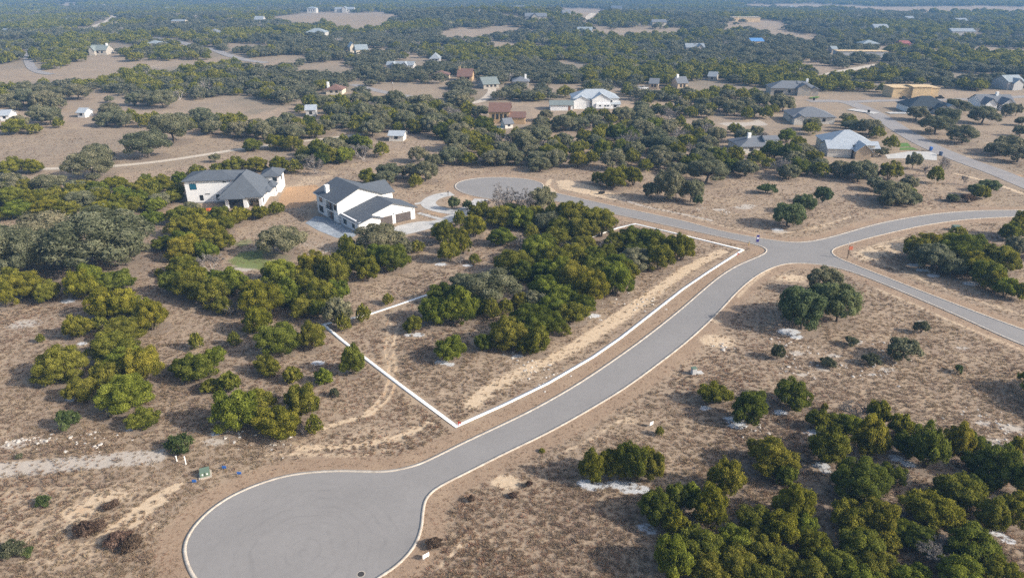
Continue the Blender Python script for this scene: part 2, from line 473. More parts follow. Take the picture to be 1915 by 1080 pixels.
def trunk_mesh(name, seed, kind, C):
    g = random.Random(seed); mb = MB()
    if kind == 'oak':
        base = [(0, 0, -.03), (g.uniform(-.02, .02), g.uniform(-.02, .02), .12), (g.uniform(-.04, .04), g.uniform(-.04, .04), .28)]
        mb.tube(base, [.034, .027, .022], 7)
        top = base[-1]
        for c in sorted(map(tuple, C), key=lambda q: g.random())[:14]:
            m1 = [top[i] + (c[i] - top[i]) * .45 + g.uniform(-.03, .03) for i in range(3)]
            mb.tube([top, m1, c], [.015, .010, .003], 5)
    else:
        for a in range(4):
            an = a * 1.6 + g.random(); r_ = .03
            b = (r_ * math.cos(an), r_ * math.sin(an), -.03)
            c = (.14 * math.cos(an), .14 * math.sin(an), .45); e = (.2 * math.cos(an + .2), .2 * math.sin(an + .2), .72)
            mb.tube([b, c, e], [.022, .014, .004], 5)
    me = bpy.data.meshes.new(name); me.from_pydata(mb.v, [], mb.f); me.materials.append(M_BARK)
    return me

def bare_meshes(seed, n_twig=2600, leaf=.05):
    """leafless tree: limbs that fork four times, and a haze of fine twigs"""
    g = np.random.default_rng(seed); rr_ = random.Random(seed); mb = MB(); tips = []
    def grow(p, d, ln, r, lv):
        q = p + d * ln * .5 + Vector((rr_.uniform(-1, 1), rr_.uniform(-1, 1), rr_.uniform(-.3, .6))) * ln * .07
        e = q + (d + Vector((rr_.uniform(-.3, .3), rr_.uniform(-.3, .3), .1))).normalized() * ln * .5
        mb.tube([p, q, e], [r, r * .82, r * .62], 5 if lv < 2 else 3)
        if lv >= 2: tips.append((q, e))
        if lv < 4:
            for _ in range(3 if lv < 3 else 2):
                nd = (d + Vector((rr_.uniform(-1, 1), rr_.uniform(-1, 1), rr_.uniform(-.35, .65))) * .95).normalized()
                grow(e if rr_.random() < .6 else q, nd, ln * .72, r * .58, lv + 1)
    for _ in range(3):
        grow(Vector((rr_.uniform(-.03, .03), rr_.uniform(-.03, .03), -.03)), Vector((rr_.uniform(-.6, .6), rr_.uniform(-.6, .6), 1)).normalized(), .30, .02, 0)
    v = np.array(mb.v); lo, hi = v.min(0), v.max(0)
    sc = np.array([1 / max(hi[0] - lo[0], hi[1] - lo[1])] * 2 + [1 / hi[2]])
    mb.v = [tuple(x) for x in v * sc]
    me = bpy.data.meshes.new('limbs'); me.from_pydata(mb.v, [], mb.f); me.materials.append(M_TWIGWOOD)
    ii = g.integers(0, len(tips), n_twig); tt = g.random(n_twig)
    A = np.array([list(t[0]) for t in tips])[ii]; B = np.array([list(t[1]) for t in tips])[ii]
    P = (A + (B - A) * tt[:, None]) * sc
    D = unit(unit(B - A) + g.normal(size=(n_twig, 3)) * .7 + np.array([0, 0, .25]))
    ln = leaf * g.uniform(.8, 1.8, n_twig)
    V, Fc = leaves(P, D, ln, ln * .16, g)
    return me, mesh_np('twigs', V, Fc, M_TWIG, np.tile(g.random(n_twig), 2))

n = N('grey_wood'); M_TWIGWOOD = n.out(n.ramp(n.noise(5, 3, .6, n.n('ShaderNodeTexCoord').outputs['Object']), [(.3, (.25, .225, .205)), (.7, (.42, .385, .355))]), .95)

LIB = {}
for cls, ns, lf in (('s', 3600, .085), ('m', 15000, .040), ('l', 27000, .0285)):
    for i in range(6):
        me, C, rd = crown_mesh('crown', 100 + i * 7 + len(cls) + ns, 'juniper', ns, lf, M_JUN)
        LIB.setdefault(('juniper', cls), []).append((me, trunk_mesh('trunk', i, 'juniper', C)))
for cls, ns, lf in (('s', 3600, .075), ('m', 9000, .048), ('l', 17000, .032)):
    for i in range(5):
        me, C, rd = crown_mesh('crown', 500 + i * 5 + ns, 'oak', ns, lf, M_OAK)
        LIB.setdefault(('oak', cls), []).append((me, trunk_mesh('trunk', 40 + i, 'oak', C)))
for i in range(4):
    me, C, rd = crown_mesh('foliage', 900 + i, 'shrub', 900, .13, M_SHR)
    LIB.setdefault(('shrub', 's'), []).append((me, trunk_mesh('stem', 70 + i, 'juniper', C)))
    me, C, rd = crown_mesh('foliage', 950 + i, 'shrub', 1500, .10, M_BRUSH)
    LIB.setdefault(('brush', 's'), []).append((me, trunk_mesh('stem', 80 + i, 'juniper', C)))
    b = bare_meshes(300 + i)
    LIB.setdefault(('bare', 'm'), []).append((b[1], b[0]))

KIND = {  # code: (library, object name, word, category, part names)
    'c': ('juniper', 'juniper_tree', 'juniper', 'juniper', ('crown', 'trunk')),
    'y': ('juniper', 'juniper_tree', 'juniper', 'juniper', ('crown', 'trunk')),
    'k': ('juniper', 'juniper_tree', 'juniper', 'juniper', ('crown', 'trunk')),
    'o': ('oak', 'live_oak', 'live oak', 'oak tree', ('crown', 'trunk')),
    'g': ('oak', 'live_oak', 'live oak', 'oak tree', ('crown', 'trunk')),
    'd': ('bare', 'bare_tree', 'leafless tree', 'bare tree', ('twigs', 'limbs')),
    's': ('shrub', 'shrub', 'shrub', 'shrub', ('foliage', 'stem')),
    'b': ('brush', 'dry_bush', 'dry bush', 'dry bush', ('foliage', 'stem')),
}
TINT = {'c': [('olive-green', (1.0, 1.0, 1.0)), ('bright-green', (.93, 1.08, .95)), ('olive-green', (1.05, 1.03, .95)), ('dark-green', (.78, .88, .88))],
        'y': [('yellow-green', (1.13, 1.08, .92)), ('yellow-green', (1.09, 1.06, .82))],
        'k': [('dark-green', (.70, .82, .88))],
        'o': [('grey-green', (1.14, 1.12, 1.04)), ('grey-green', (1.05, 1.08, 1.0)), ('pale-green', (1.3, 1.24, 1.14))],
        'g': [('deep-green', (.82, .98, .70))],
        'd': [('pale-grey', (1, 1, 1))], 's': [('grey-green', (1, 1, 1)), ('green', (.75, .95, .6))], 'b': [('brown', (1, 1, 1))]}

TREES = []      # every tree: dict(x, y, z, W, H, kind, place, cat...)
def px_tree(x, yb, w, h, kind, place, group):
    yc = yb - h / 2
    hz = None; Hh = 2.0
    for _ in range(6):
        X, Y, Z = at(x, yc, Hh / 2)
        dep = depth_at((X, Y, Z)); s = dep / F; th = math.atan2(CAMH - Z, Y)
        W = w * s
        Hh = 2 / math.cos(th) * math.sqrt(max(.01, (h * s / 2) ** 2 - (W / 2 * math.sin(th)) ** 2))
        lo, hi = {'o': (.6, 1.1), 'g': (.6, 1.1), 'd': (.6, 1.4)}.get(kind, (.56, 1.15))
        Hh = min(max(Hh, lo * W), hi * W)
    TREES.append(dict(x=X, y=Y, z=float(terrain(X, Y)), W=W * (1.1 if 'outlined thicket' in place else .98), H=Hh * 1.04, kind=kind, place=place, group=group, px=x, hand=True))

def hand(origin, scale, place, group, rows):
    for r in rows:
        x, yb, w, h = r[:4]; k = r[4] if len(r) > 4 else 'c'
        px_tree(origin[0] + x / scale, origin[1] + yb / scale, w / scale, h / scale, k, place, group)
Z4, Z5, Z6, Z7, Z8, Z9 = (0, 360), (640, 360), (1275, 360), (0, 720), (640, 720), (1275, 720)
S = 2.992
# --- left field
hand(Z4, S, 'of the spreading grove at the western edge', 'spreading live oaks of the western grove',
     [(520, 425, 600, 320, 'o'), (250, 400, 420, 300, 'o'), (90, 490, 380, 310, 'o'), (690, 420, 300, 250, 'o'), (-40, 420, 260, 260, 'o')])
hand(Z4, S, 'below the spreading oak grove', 'junipers below the spreading oak grove',
     [(20, 665, 130, 190, 'y'), (140, 605, 220, 160, 'y'), (265, 615, 140, 120), (60, 560, 160, 130), (505, 570, 230, 165), (450, 608, 190, 160, 'y'), (655, 560, 180, 125), (570, 705, 200, 160, 'y'), (690, 700, 190, 160, 'y'), (840, 780, 220, 180, 'y'), (770, 690, 160, 110), (695, 840, 230, 150), (435, 822, 180, 135), (560, 775, 100, 85, 'k')])
hand(Z4, S, 'on the open dry slope west of the white outline', 'junipers of the open slope west of the white outline',
     [(340, 1058, 310, 185), (640, 960, 290, 180), (800, 1070, 190, 200, 'y'), (600, 1060, 150, 120), (700, 1010, 200, 150), (890, 468, 60, 45, 'k'), (1098, 882, 88, 100, 'y'), (1308, 860, 80, 80), (1435, 800, 180, 155, 'y'), (1540, 918, 260, 195), (1752, 880, 175, 150), (1105, 1068, 225, 170), (1200, 975, 140, 110), (1005, 1018, 120, 92), (1490, 1030, 160, 118), (1640, 1068, 118, 95), (1275, 1122, 125, 118), (1815, 1082, 120, 98), (225, 840, 50, 50)])
hand(Z5, S, 'on the white outline west side', 'junipers touching the white outline', [(55, 1022, 155, 158, 'k'), (115, 732, 90, 105), (5, 800, 90, 150), (150, 700, 1, 1)] [:3])
hand(Z4, S, 'beside the western corner of the white outline', None, [(1895, 755, 165, 175, 'o')])
hand(Z7, S, 'on the dry slope above the grey gravel', 'junipers of the slope above the grey gravel',
     [(452, 92, 200, 140), (690, 172, 340, 235), (600, 20, 180, 150), (795, 248, 180, 120), (1320, 265, 280, 245), (1430, 200, 230, 180), (1545, 302, 270, 175, 'y'), (1685, 172, 220, 180), (1758, 282, 105, 115), (1645, 195, 90, 65, 'y'), (1180, 30, 120, 60)])
hand(Z7, S, 'near the grey gravel strip', 'low shrubs near the grey gravel strip', [(370, 252, 130, 120, 's'), (1000, 368, 160, 85, 's'), (1870, 68, 55, 55, 's'), (110, 412, 45, 34, 's'), (60, 960, 150, 80, 's'), (240, 670, 90, 55, 's'), (150, 960, 70, 60, 's')])
hand(Z7, S, 'among the dirt tracks west of the turning circle', 'brown brush heaps among the dirt tracks', [(480, 840, 130, 75, 'b'), (545, 815, 90, 60, 'b'), (660, 895, 130, 80, 'b'), (740, 920, 120, 75, 'b'), (620, 690, 80, 40, 'b'), (20, 930, 70, 40, 'b')])
hand(Z7, S, 'between the junipers by the gravel', 'grey dead junipers of the western slope', [(1690, 282, 100, 85, 'd'), (1510, 110, 90, 80, 'd')])
# --- thickets between the left field and the houses
hand(Z4, S, 'in the thicket south of the corner house', 'junipers in the thicket south of the corner house',
     [(1000, 175, 150, 95), (1100, 182, 140, 95, 'y'), (1225, 165, 150, 72), (1345, 152, 135, 58, 'y'), (1450, 138, 120, 52), (1545, 118, 110, 58), (1010, 250, 180, 110), (1140, 262, 190, 120, 'y'), (1240, 230, 150, 100), (1225, 335, 190, 120), (1030, 335, 190, 120), (905, 322, 130, 75), (1050, 372, 220, 130, 'y'), (1155, 385, 130, 110), (1030, 475, 200, 125), (1290, 190, 140, 80)])
hand(Z4, S, 'in the thicket by the green grass patch', 'junipers in the thicket by the green grass patch',
     [(960, 570, 150, 130, 'k'), (1080, 605, 220, 170), (1190, 640, 190, 160), (1290, 570, 190, 140), (1250, 682, 130, 100), (1060, 520, 190, 120, 'y'), (1200, 540, 170, 110), (1475, 685, 280, 190, 'y'), (1600, 645, 180, 150), (1690, 705, 160, 120), (1560, 515, 230, 130), (1740, 485, 210, 150, 'y'), (1870, 520, 190, 160), (1690, 585, 200, 150), (1800, 645, 200, 160), (1775, 705, 120, 100), (1420, 610, 160, 120, 'y'), (1880, 620, 150, 130)])
hand(Z4, S, 'in the thicket by the green grass patch', 'grey dead trees near the green grass patch', [(1640, 600, 110, 80, 'd'), (1110, 560, 100, 70, 'd'), (1180, 455, 150, 110, 'd'), (1280, 692, 100, 80, 'd')])
px_tree(527, 478, 84, 60, 'o', 'leaning over the green grass patch', None)
hand(Z4, S, 'on the brushy rise at the western edge', 'junipers on the brushy western rise',
     [(60, 70, 170, 90), (180, 85, 160, 90, 'y'), (300, 72, 150, 80), (100, 135, 170, 75), (255, 125, 160, 75, 'y'), (420, 72, 150, 85), (560, 62, 150, 80, 'y'), (680, 52, 150, 75), (560, 132, 170, 65, 'y'), (650, 122, 150, 65), (745, 102, 150, 65), (850, 195, 130, 95), (795, 192, 110, 70), (870, 105, 130, 70), (10, 160, 130, 80, 'y'), (380, 130, 160, 70), (470, 10, 140, 70), (30, 10, 150, 70), (960, 60, 130, 75), (1062, 112, 110, 65, 'o'), (770, 20, 140, 70), (820, -30, 120, 60), (640, -20, 130, 60, 'y')])
# --- group by the two-storey house
hand(Z5, S, 'in the clump south of the two-storey house', 'trees in the clump south of the two-storey house',
     [(215, 350, 290, 190, 'o'), (290, 442, 190, 150), (140, 490, 150, 125, 'y'), (55, 440, 170, 160), (200, 420, 180, 130), (20, 330, 100, 90), (330, 360, 120, 110, 'o'), (-20, 480, 130, 120)])
hand(Z5, S, 'in the clearing behind the white outline', 'junipers in the clearing behind the white outline',
     [(420, 337, 98, 68), (565, 288, 165, 130), (740, 250, 130, 125, 'y'), (600, 392, 130, 125), (675, 345, 115, 135, 'y'), (740, 397, 72, 55), (890, 302, 150, 100), (1060, 282, 110, 95), (255, 627, 70, 62), (655, 210, 80, 125, 'k'), (540, 240, 90, 70, 'y')])
hand(Z5, S, 'above the thicket near the far turning circle', 'bare trees above the thicket near the far turning circle', [(900, 140, 170, 175, 'd'), (1000, 150, 170, 160, 'd'), (1115, 110, 170, 150, 'o'), (800, 110, 90, 80, 'd'), (700, 95, 70, 50, 'd'), (660, 400, 60, 50, 'd')])
hand(Z5, S, 'in the northern half of the outlined thicket', 'junipers in the northern half of the outlined thicket',
     [(770, 165, 130, 110), (885, 195, 170, 120), (1000, 205, 160, 120), (1080, 170, 130, 100), (1290, 200, 200, 150), (1450, 245, 180, 150), (1340, 262, 180, 125), (1200, 305, 170, 110), (1110, 335, 180, 100), (960, 160, 140, 100, 'k'), (1200, 190, 130, 120), (1220, 250, 160, 110), (1400, 200, 140, 110)])
hand(Z5, S, 'inside the outlined thicket', 'pale oaks inside the outlined thicket', [(1005, 300, 90, 70, 'd'), (1265, 345, 100, 80, 'd'), (1440, 470, 90, 80, 'd'), (1180, 640, 90, 70, 'd'), (1150, 215, 150, 115, 'o'), (1490, 335, 110, 80, 'd'), (1065, 645, 120, 100, 'o'), (1640, 425, 190, 115, 'o')])
hand(Z5, S, 'in the eastern end of the outlined thicket', 'junipers in the eastern end of the outlined thicket',
     [(1620, 325, 190, 125), (1715, 335, 200, 135), (1780, 435, 160, 140), (1870, 385, 150, 150), (1650, 385, 150, 100, 'k'), (1760, 370, 150, 120), (1530, 330, 150, 100)])
px_tree(1277, 488, 42, 50, 'c', 'in the eastern end of the outlined thicket', 'junipers in the eastern end of the outlined thicket')
hand(Z5, S, 'in the middle of the outlined thicket', 'junipers in the middle of the outlined thicket',
     [(960, 465, 200, 145), (1080, 405, 200, 150), (1185, 445, 180, 145), (1290, 425, 180, 135), (1400, 432, 170, 125), (1350, 345, 170, 105), (1530, 575, 190, 175), (1400, 625, 200, 180, 'y'), (1300, 565, 220, 175), (1225, 525, 190, 150), (1130, 505, 160, 120), (1430, 525, 190, 150), (1545, 465, 170, 120), (1595, 505, 140, 115), (1130, 600, 170, 130), (1230, 640, 180, 130), (1010, 500, 150, 110, 'k'), (1470, 400, 150, 110)])
hand(Z5, S, 'at the western end of the outlined thicket', 'oaks at the western end of the outlined thicket', [(820, 645, 320, 225, 'o'), (690, 570, 170, 125, 'o')])
hand(Z5, S, 'at the western end of the outlined thicket', 'junipers at the western end of the outlined thicket',
     [(520, 745, 190, 155), (655, 735, 180, 185), (400, 788, 100, 95), (565, 625, 170, 115, 'k'), (835, 718, 95, 125), (915, 682, 95, 85), (1000, 645, 110, 85), (760, 690, 120, 110, 'k')])
hand(Z5, S, 'at the southern end of the outlined thicket', 'junipers at the southern end of the outlined thicket',
     [(1060, 805, 250, 180), (930, 875, 230, 175), (1150, 800, 170, 150), (1090, 905, 145, 145), (780, 888, 105, 100, 'k'), (1250, 802, 60, 68), (1290, 735, 170, 125), (1350, 685, 150, 115), (1180, 690, 160, 110), (1010, 900, 110, 95)])
px_tree(842, 676, 67, 48, 'c', 'alone on the bare ground inside the white outline', None)
# --- right of the street
hand(Z6, S, 'beside the upper street', 'trees beside the upper street', [(600, 192, 200, 145, 'g'), (690, 118, 130, 115, 'g'), (795, 60, 100, 100, 'g'), (1190, 78, 170, 100, 'o'), (1280, 72, 130, 85, 'o'), (1250, 40, 120, 80, 'k'), (1520, 47, 75, 38, 's'), (1660, 22, 120, 70, 'g'), (1720, -5, 120, 70, 'g')])
hand(Z6, S, 'in the big clump below the crossroads', 'live oaks of the big clump below the crossroads', [(690, 778, 260, 260, 'g'), (890, 735, 250, 240, 'g'), (800, 570, 180, 165, 'o'), (640, 700, 180, 180, 'g'), (790, 690, 210, 200, 'g')])
hand(Z6, S, 'on the dry ground below the crossroads', 'shrubs on the dry ground below the crossroads', [(1245, 952, 195, 150, 'o'), (1060, 968, 95, 75, 's'), (1345, 788, 80, 75, 's'), (950, 862, 75, 62, 's'), (1548, 1008, 50, 52, 's'), (540, 935, 80, 90, 's'), (820, 980, 90, 60, 's')])
hand(Z6, S, 'in the thicket between the two eastern streets', 'junipers in the thicket between the two eastern streets',
     [(1310, 375, 160, 125), (1395, 325, 170, 90, 'y'), (1560, 405, 250, 170), (1550, 275, 110, 80), (1650, 355, 180, 120), (1725, 525, 180, 150), (1765, 565, 160, 120, 'y'), (1820, 592, 150, 120), (1805, 455, 200, 150), (1842, 270, 120, 100), (1895, 250, 130, 130), (1905, 605, 90, 100), (1640, 470, 190, 140, 'y'), (1500, 330, 160, 110), (1740, 400, 160, 110)])
hand(Z6, S, 'in the thicket between the two eastern streets', 'live oaks in the thicket between the two eastern streets', [(1415, 445, 240, 170, 'o'), (1880, 355, 140, 115, 'o'), (1520, 470, 170, 110, 'o')])
# --- bottom right
hand(Z8, S, 'standing on frost beside the lower street', 'junipers on frost beside the lower street', [(1405, 572, 165, 205), (1500, 545, 160, 195), (1625, 560, 210, 250), (1725, 580, 175, 245)])
hand(Z8, S, 'south of the frosty juniper group', 'junipers south of the frosty juniper group', [(1760, 782, 200, 190), (1860, 735, 160, 190, 'k'), (1850, 1090, 260, 250), (1777, 287, 52, 65, 'y'), (1118, 375, 40, 26, 'k')])
hand(Z8, S, 'on the dry slope beside the turning circle', 'rust brown seedlings beside the turning circle', [(722, 657, 42, 45, 'b'), (955, 637, 52, 40, 'b'), (1045, 572, 38, 42, 'b'), (510, 915, 90, 70, 'b')])
hand(Z9, S, 'on the open slope above the southern woods', 'junipers on the open slope above the southern woods', [(185, 118, 185, 135), (390, 228, 210, 190), (622, 143, 225, 170)])
hand(Z9, S, 'at the upper edge of the southern woods', 'junipers at the upper edge of the southern woods',
     [(250, 635, 235, 225), (505, 485, 300, 165), (585, 575, 150, 130), (630, 775, 225, 215, 'y'), (770, 255, 135, 115), (875, 260, 160, 100, 'k'), (835, 455, 235, 215), (1060, 395, 225, 230, 'y'), (1105, 235, 130, 155), (800, 152, 42, 62), (1230, 295, 140, 135), (1255, 400, 150, 130, 'k'), (1385, 475, 225, 240), (1550, 400, 190, 180, 'y'), (1640, 390, 160, 125), (960, 290, 170, 130)])
hand(Z9, S, 'at the upper edge of the southern woods', 'grey dead trees at the upper edge of the southern woods', [(985, 210, 190, 100, 'd'), (1215, 560, 140, 120, 'd')])
hand(Z9, S, 'in the eastern corner of the southern woods', 'junipers in the eastern corner of the southern woods',
     [(1000, 645, 350, 240, 'k'), (1560, 705, 290, 225), (1800, 565, 260, 220, 'k'), (1885, 400, 120, 115), (1670, 500, 190, 120, 'k'), (1750, 835, 190, 190), (1865, 800, 180, 200), (1700, 590, 160, 120, 'k'), (1930, 640, 180, 200, 'k'), (1180, 560, 160, 130), (1640, 620, 150, 120, 'k')])
hand(Z9, S, 'at the bottom of the southern woods', 'junipers at the bottom of the southern woods',
     [(60, 705, 140, 150), (160, 795, 225, 225, 'y'), (100, 1000, 300, 190), (430, 845, 240, 160), (560, 900, 230, 200, 'y'), (310, 1085, 270, 150), (680, 855, 190, 150), (940, 835, 250, 200), (1110, 825, 225, 205), (1400, 825, 320, 230, 'y'), (1000, 990, 260, 200), (760, 1000, 230, 180, 'y'), (880, 1085, 250, 160), (1150, 935, 170, 130), (1330, 930, 200, 140, 'k'), (1640, 1015, 320, 225), (1340, 1085, 130, 90), (1100, 1095, 250, 160), (560, 1065, 230, 160), (1250, 880, 180, 140), (300, 940, 220, 150), (430, 990, 220, 160), (1560, 1120, 260, 150), (150, 1120, 260, 160), (720, 1130, 240, 150), (-30, 860, 160, 150, 'y'), (1000, 1170, 260, 150), (1290, 1190, 240, 150), (460, 1190, 260, 150), (1800, 1150, 240, 170)])
hand(Z9, S, 'at the bottom of the southern woods', 'bare trees at the bottom of the southern woods', [(700, 720, 120, 100, 'd'), (1250, 790, 120, 100, 'd'), (1720, 700, 110, 90, 'd'), (480, 900, 110, 90, 'd'), (1400, 1000, 240, 170, 'd'), (60, 810, 110, 80, 'd')])
# --- middle distance
Z1 = (0, 0)
hand(Z1, S, 'in the tan field behind the houses', 'live oaks in the tan field behind the houses', [(500, 1002, 265, 165, 'o'), (535, 910, 190, 110, 'o'), (815, 868, 260, 125, 'o'), (960, 800, 245, 175, 'o'), (1200, 908, 62, 52, 'o'), (615, 640, 130, 60, 'o'), (905, 605, 140, 105, 'o'), (820, 590, 110, 60, 'o'), (745, 590, 90, 75, 'o'), (612, 575, 52, 42, 'o'), (250, 600, 170, 95, 'o'), (430, 555, 140, 90, 'o'), (340, 560, 120, 80, 'o')])
hand(Z1, S, 'in the row beside the gravel track', 'junipers in the row beside the gravel track', [(1410, 842, 115, 62), (1540, 832, 140, 72, 'y'), (1635, 845, 130, 82), (60, 975, 150, 88), (180, 968, 115, 78, 'y'), (80, 740, 140, 60), (190, 748, 95, 55, 'y'), (10, 730, 80, 60)])
hand(Z1, S, 'in the hedge row behind the corner house', 'junipers in the hedge row behind the corner house', [(1010, 1045, 115, 75), (900, 1065, 150, 75, 'y'), (1100, 985, 110, 55), (1220, 968, 100, 55, 'y'), (1310, 955, 140, 62), (1430, 958, 140, 72), (1560, 962, 120, 85, 'y'), (1645, 968, 110, 70), (1780, 905, 150, 110), (1855, 912, 120, 85, 'y'), (810, 1075, 140, 65)])
px_tree(590, 325, 42, 34, 'd', 'in the hedge row behind the corner house', None)
hand(Z4, S, 'along the western edge', 'oaks along the western edge', [(60, -5, 200, 90, 'o'), (280, -5, 190, 90, 'o'), (420, 0, 150, 60, 'o')])
Z2 = (1000, 190); S2 = 4.256
hand(Z2, S2, 'beside the far turning circle', 'trees beside the far turning circle road', [(620, 695, 240, 165), (505, 655, 120, 95, 'k'), (790, 665, 165, 145, 'y'), (700, 640, 150, 120)])
hand(Z2, S2, 'in the tall clump on the dry verge', 'live oaks of the tall clump on the dry verge', [(930, 795, 120, 190, 'o'), (1070, 790, 250, 265, 'o'), (1250, 805, 185, 195, 'o'), (1130, 785, 120, 160, 'o'), (1305, 832, 80, 95, 'g'), (1375, 640, 330, 175, 'o'), (1850, 710, 140, 40, 's')])
Z3 = (1440, 130)
hand(Z3, 4.0, 'on the dry ground by the eastern street', 'trees on the dry ground by the eastern street', [(450, 292, 140, 82, 'o'), (1100, 365, 180, 85, 'o'), (1250, 475, 230, 130, 'o'), (1330, 395, 210, 95, 'o'), (1455, 542, 230, 125, 'o'), (1600, 405, 220, 140, 'o'), (1400, 310, 180, 80, 'o'), (1780, 358, 110, 115, 'o'), (1850, 345, 90, 90, 'o'), (890, 285, 110, 65, 'o'), (1720, 645, 170, 110, 'o'), (1870, 695, 210, 150, 'o'), (1800, 600, 220, 85, 'o'), (1385, 795, 210, 150, 'd'), (1300, 770, 120, 110, 'd'), (1240, 850, 120, 125, 'k'), (1175, 795, 95, 85, 'd'), (1460, 865, 70, 75, 'd'), (1080, 745, 120, 130, 'o'), (920, 985, 270, 165, 'o'), (1040, 905, 140, 115, 'o'), (1065, 1000, 130, 90, 'g'), (790, 905, 150, 110, 'o'), (1590, 970, 120, 100, 'k'), (1480, 985, 110, 55, 'b'), (1365, 982, 90, 48, 'g'), (1880, 500, 120, 90, 'o'), (1890, 420, 110, 70, 'o'), (265, 270, 90, 60, 'o'), (825, 640, 120, 60, 'o')])
n_hand = len(TREES)

# --- woods filled by area: pixel outline of the ground they stand on, spacing, share of oak
def fill(poly, spacing, oak, place, group, size=(4.5, 8.5), dead=.04, seed=1):
    g = np.random.default_rng(seed)
    w = P2(poly); lo, hi = w.min(0), w.max(0)
    pts = []
    n_try = int((hi[0] - lo[0]) * (hi[1] - lo[1]) / spacing ** 2 * 6)
    cand = g.uniform(lo, hi, (n_try, 2)); ok = inside(w, cand[:, 0], cand[:, 1]) & inside(w, cand[:, 0] * CAMH / (CAMH - 2.2), cand[:, 1] * CAMH / (CAMH - 2.2)); cand = cand[ok]
    old = np.array([(t['x'], t['y']) for t in TREES])
    cell = {}
    for c in cand:
        if old.size and np.min(np.hypot(old[:, 0] - c[0], old[:, 1] - c[1])) < spacing * .8: continue
        ci = (int(c[0] // spacing), int(c[1] // spacing))
        if any((c[0] - q[0]) ** 2 + (c[1] - q[1]) ** 2 < spacing ** 2 for i in (-1, 0, 1) for j in (-1, 0, 1) for q in cell.get((ci[0] + i, ci[1] + j), ())): continue
        cell.setdefault(ci, []).append(c); pts.append(c)
    for c in pts:
        r_ = g.random()
        kd = 'd' if r_ < dead else ('o' if r_ < dead + oak else g.choice(['c', 'c', 'y', 'k']))
        W = g.uniform(*size) * (1.12 if kd == 'o' else .95)
        z = float(terrain(*c)); X, Y = float(c[0]), float(c[1])
        TREES.append(dict(x=X, y=Y, z=z, W=W, H=W * g.uniform(.6, .85), kind=str(kd), place=place, group=group, px=to_px(X, Y, z)[0], hand=False))

fill([(-40, 345), (100, 350), (250, 352), (330, 345), (350, 372), (350, 390), (290, 402), (150, 405), (-40, 410)], 5.2, .12, 'in the brushy woods west of the corner house', 'brushy woods west of the corner house', (4, 7), seed=2)
fill([(562, 308), (565, 278), (600, 272), (640, 264), (720, 276), (745, 286), (740, 298), (700, 302), (640, 310), (600, 314)], 5.6, .3, 'in the woods behind the two-storey house', 'woods behind the two-storey house', (5, 8.5), seed=3)
fill([(750, 312), (765, 292), (860, 286), (1010, 286), (1010, 309), (900, 314), (760, 314)], 6.2, .85, 'in the oak row behind the far turning circle', 'oak row behind the far turning circle', (6, 9.5), .06, seed=4)
fill([(660, 340), (690, 325), (740, 318), (830, 322), (820, 345), (760, 352), (700, 350)], 5.8, .6, 'beside the two-storey house roof', 'trees beside the two-storey house roof', (5, 8.5), seed=14)
fill([(560, 255), (560, 192), (640, 178), (700, 190), (880, 197), (905, 215), (920, 252), (1010, 245), (1010, 288), (860, 290), (845, 262), (760, 256), (700, 258), (640, 240), (590, 262)], 6.4, .6, 'in the oak woods below the brown roofed house', 'oak woods below the brown roofed house', (6, 10), seed=5)
fill([(1005, 322), (1010, 272), (1060, 262), (1110, 258), (1120, 240), (1200, 228), (1350, 234), (1500, 258), (1530, 298), (1560, 310), (1640, 314), (1705, 318), (1690, 335), (1640, 345), (1560, 335), (1480, 338), (1400, 330), (1330, 332), (1270, 330), (1200, 322), (1130, 316)], 6.3, .5, 'in the wide woods above the upper street', 'wide woods above the upper street', (5.5, 9.5), .05, seed=6)
fill([(1512, 256), (1520, 228), (1560, 214), (1640, 224), (1650, 245), (1690, 262), (1672, 280), (1655, 282), (1640, 258), (1600, 248), (1545, 250)], 6.0, .55, 'in the grove behind the white metal roof', 'grove behind the white metal roof', (5, 8.5), seed=7)
fill([(1005, 235), (1020, 212), (1090, 212), (1185, 212), (1200, 200), (1345, 193), (1350, 212), (1320, 222), (1200, 224), (1120, 236), (1050, 250), (1005, 258)], 6.6, .5, 'in the woods below the white metal barns', 'woods below the white metal barns', (5.5, 9), seed=8)
fill([(1340, 212), (1350, 192), (1440, 188), (1490, 196), (1465, 208), (1440, 222), (1400, 226)], 6.8, .85, 'in the oak grove west of the slate roofed house', 'oak grove west of the slate roofed house', (6.5, 10), .02, seed=9)
fill([(-40, 245), (-40, 205), (110, 212), (250, 218), (300, 222), (450, 222), (560, 228), (560, 272), (480, 262), (400, 252), (290, 240), (200, 236), (80, 242)], 6.8, .55, 'in the woods around the tan field', 'woods around the tan field', (5.5, 9.5), seed=10)
fill([(-40, 205), (-40, 165), (60, 165), (110, 170), (112, 208)], 7.2, .75, 'in the oaks below the far field', 'oaks below the far field', (7, 10.5), seed=11)

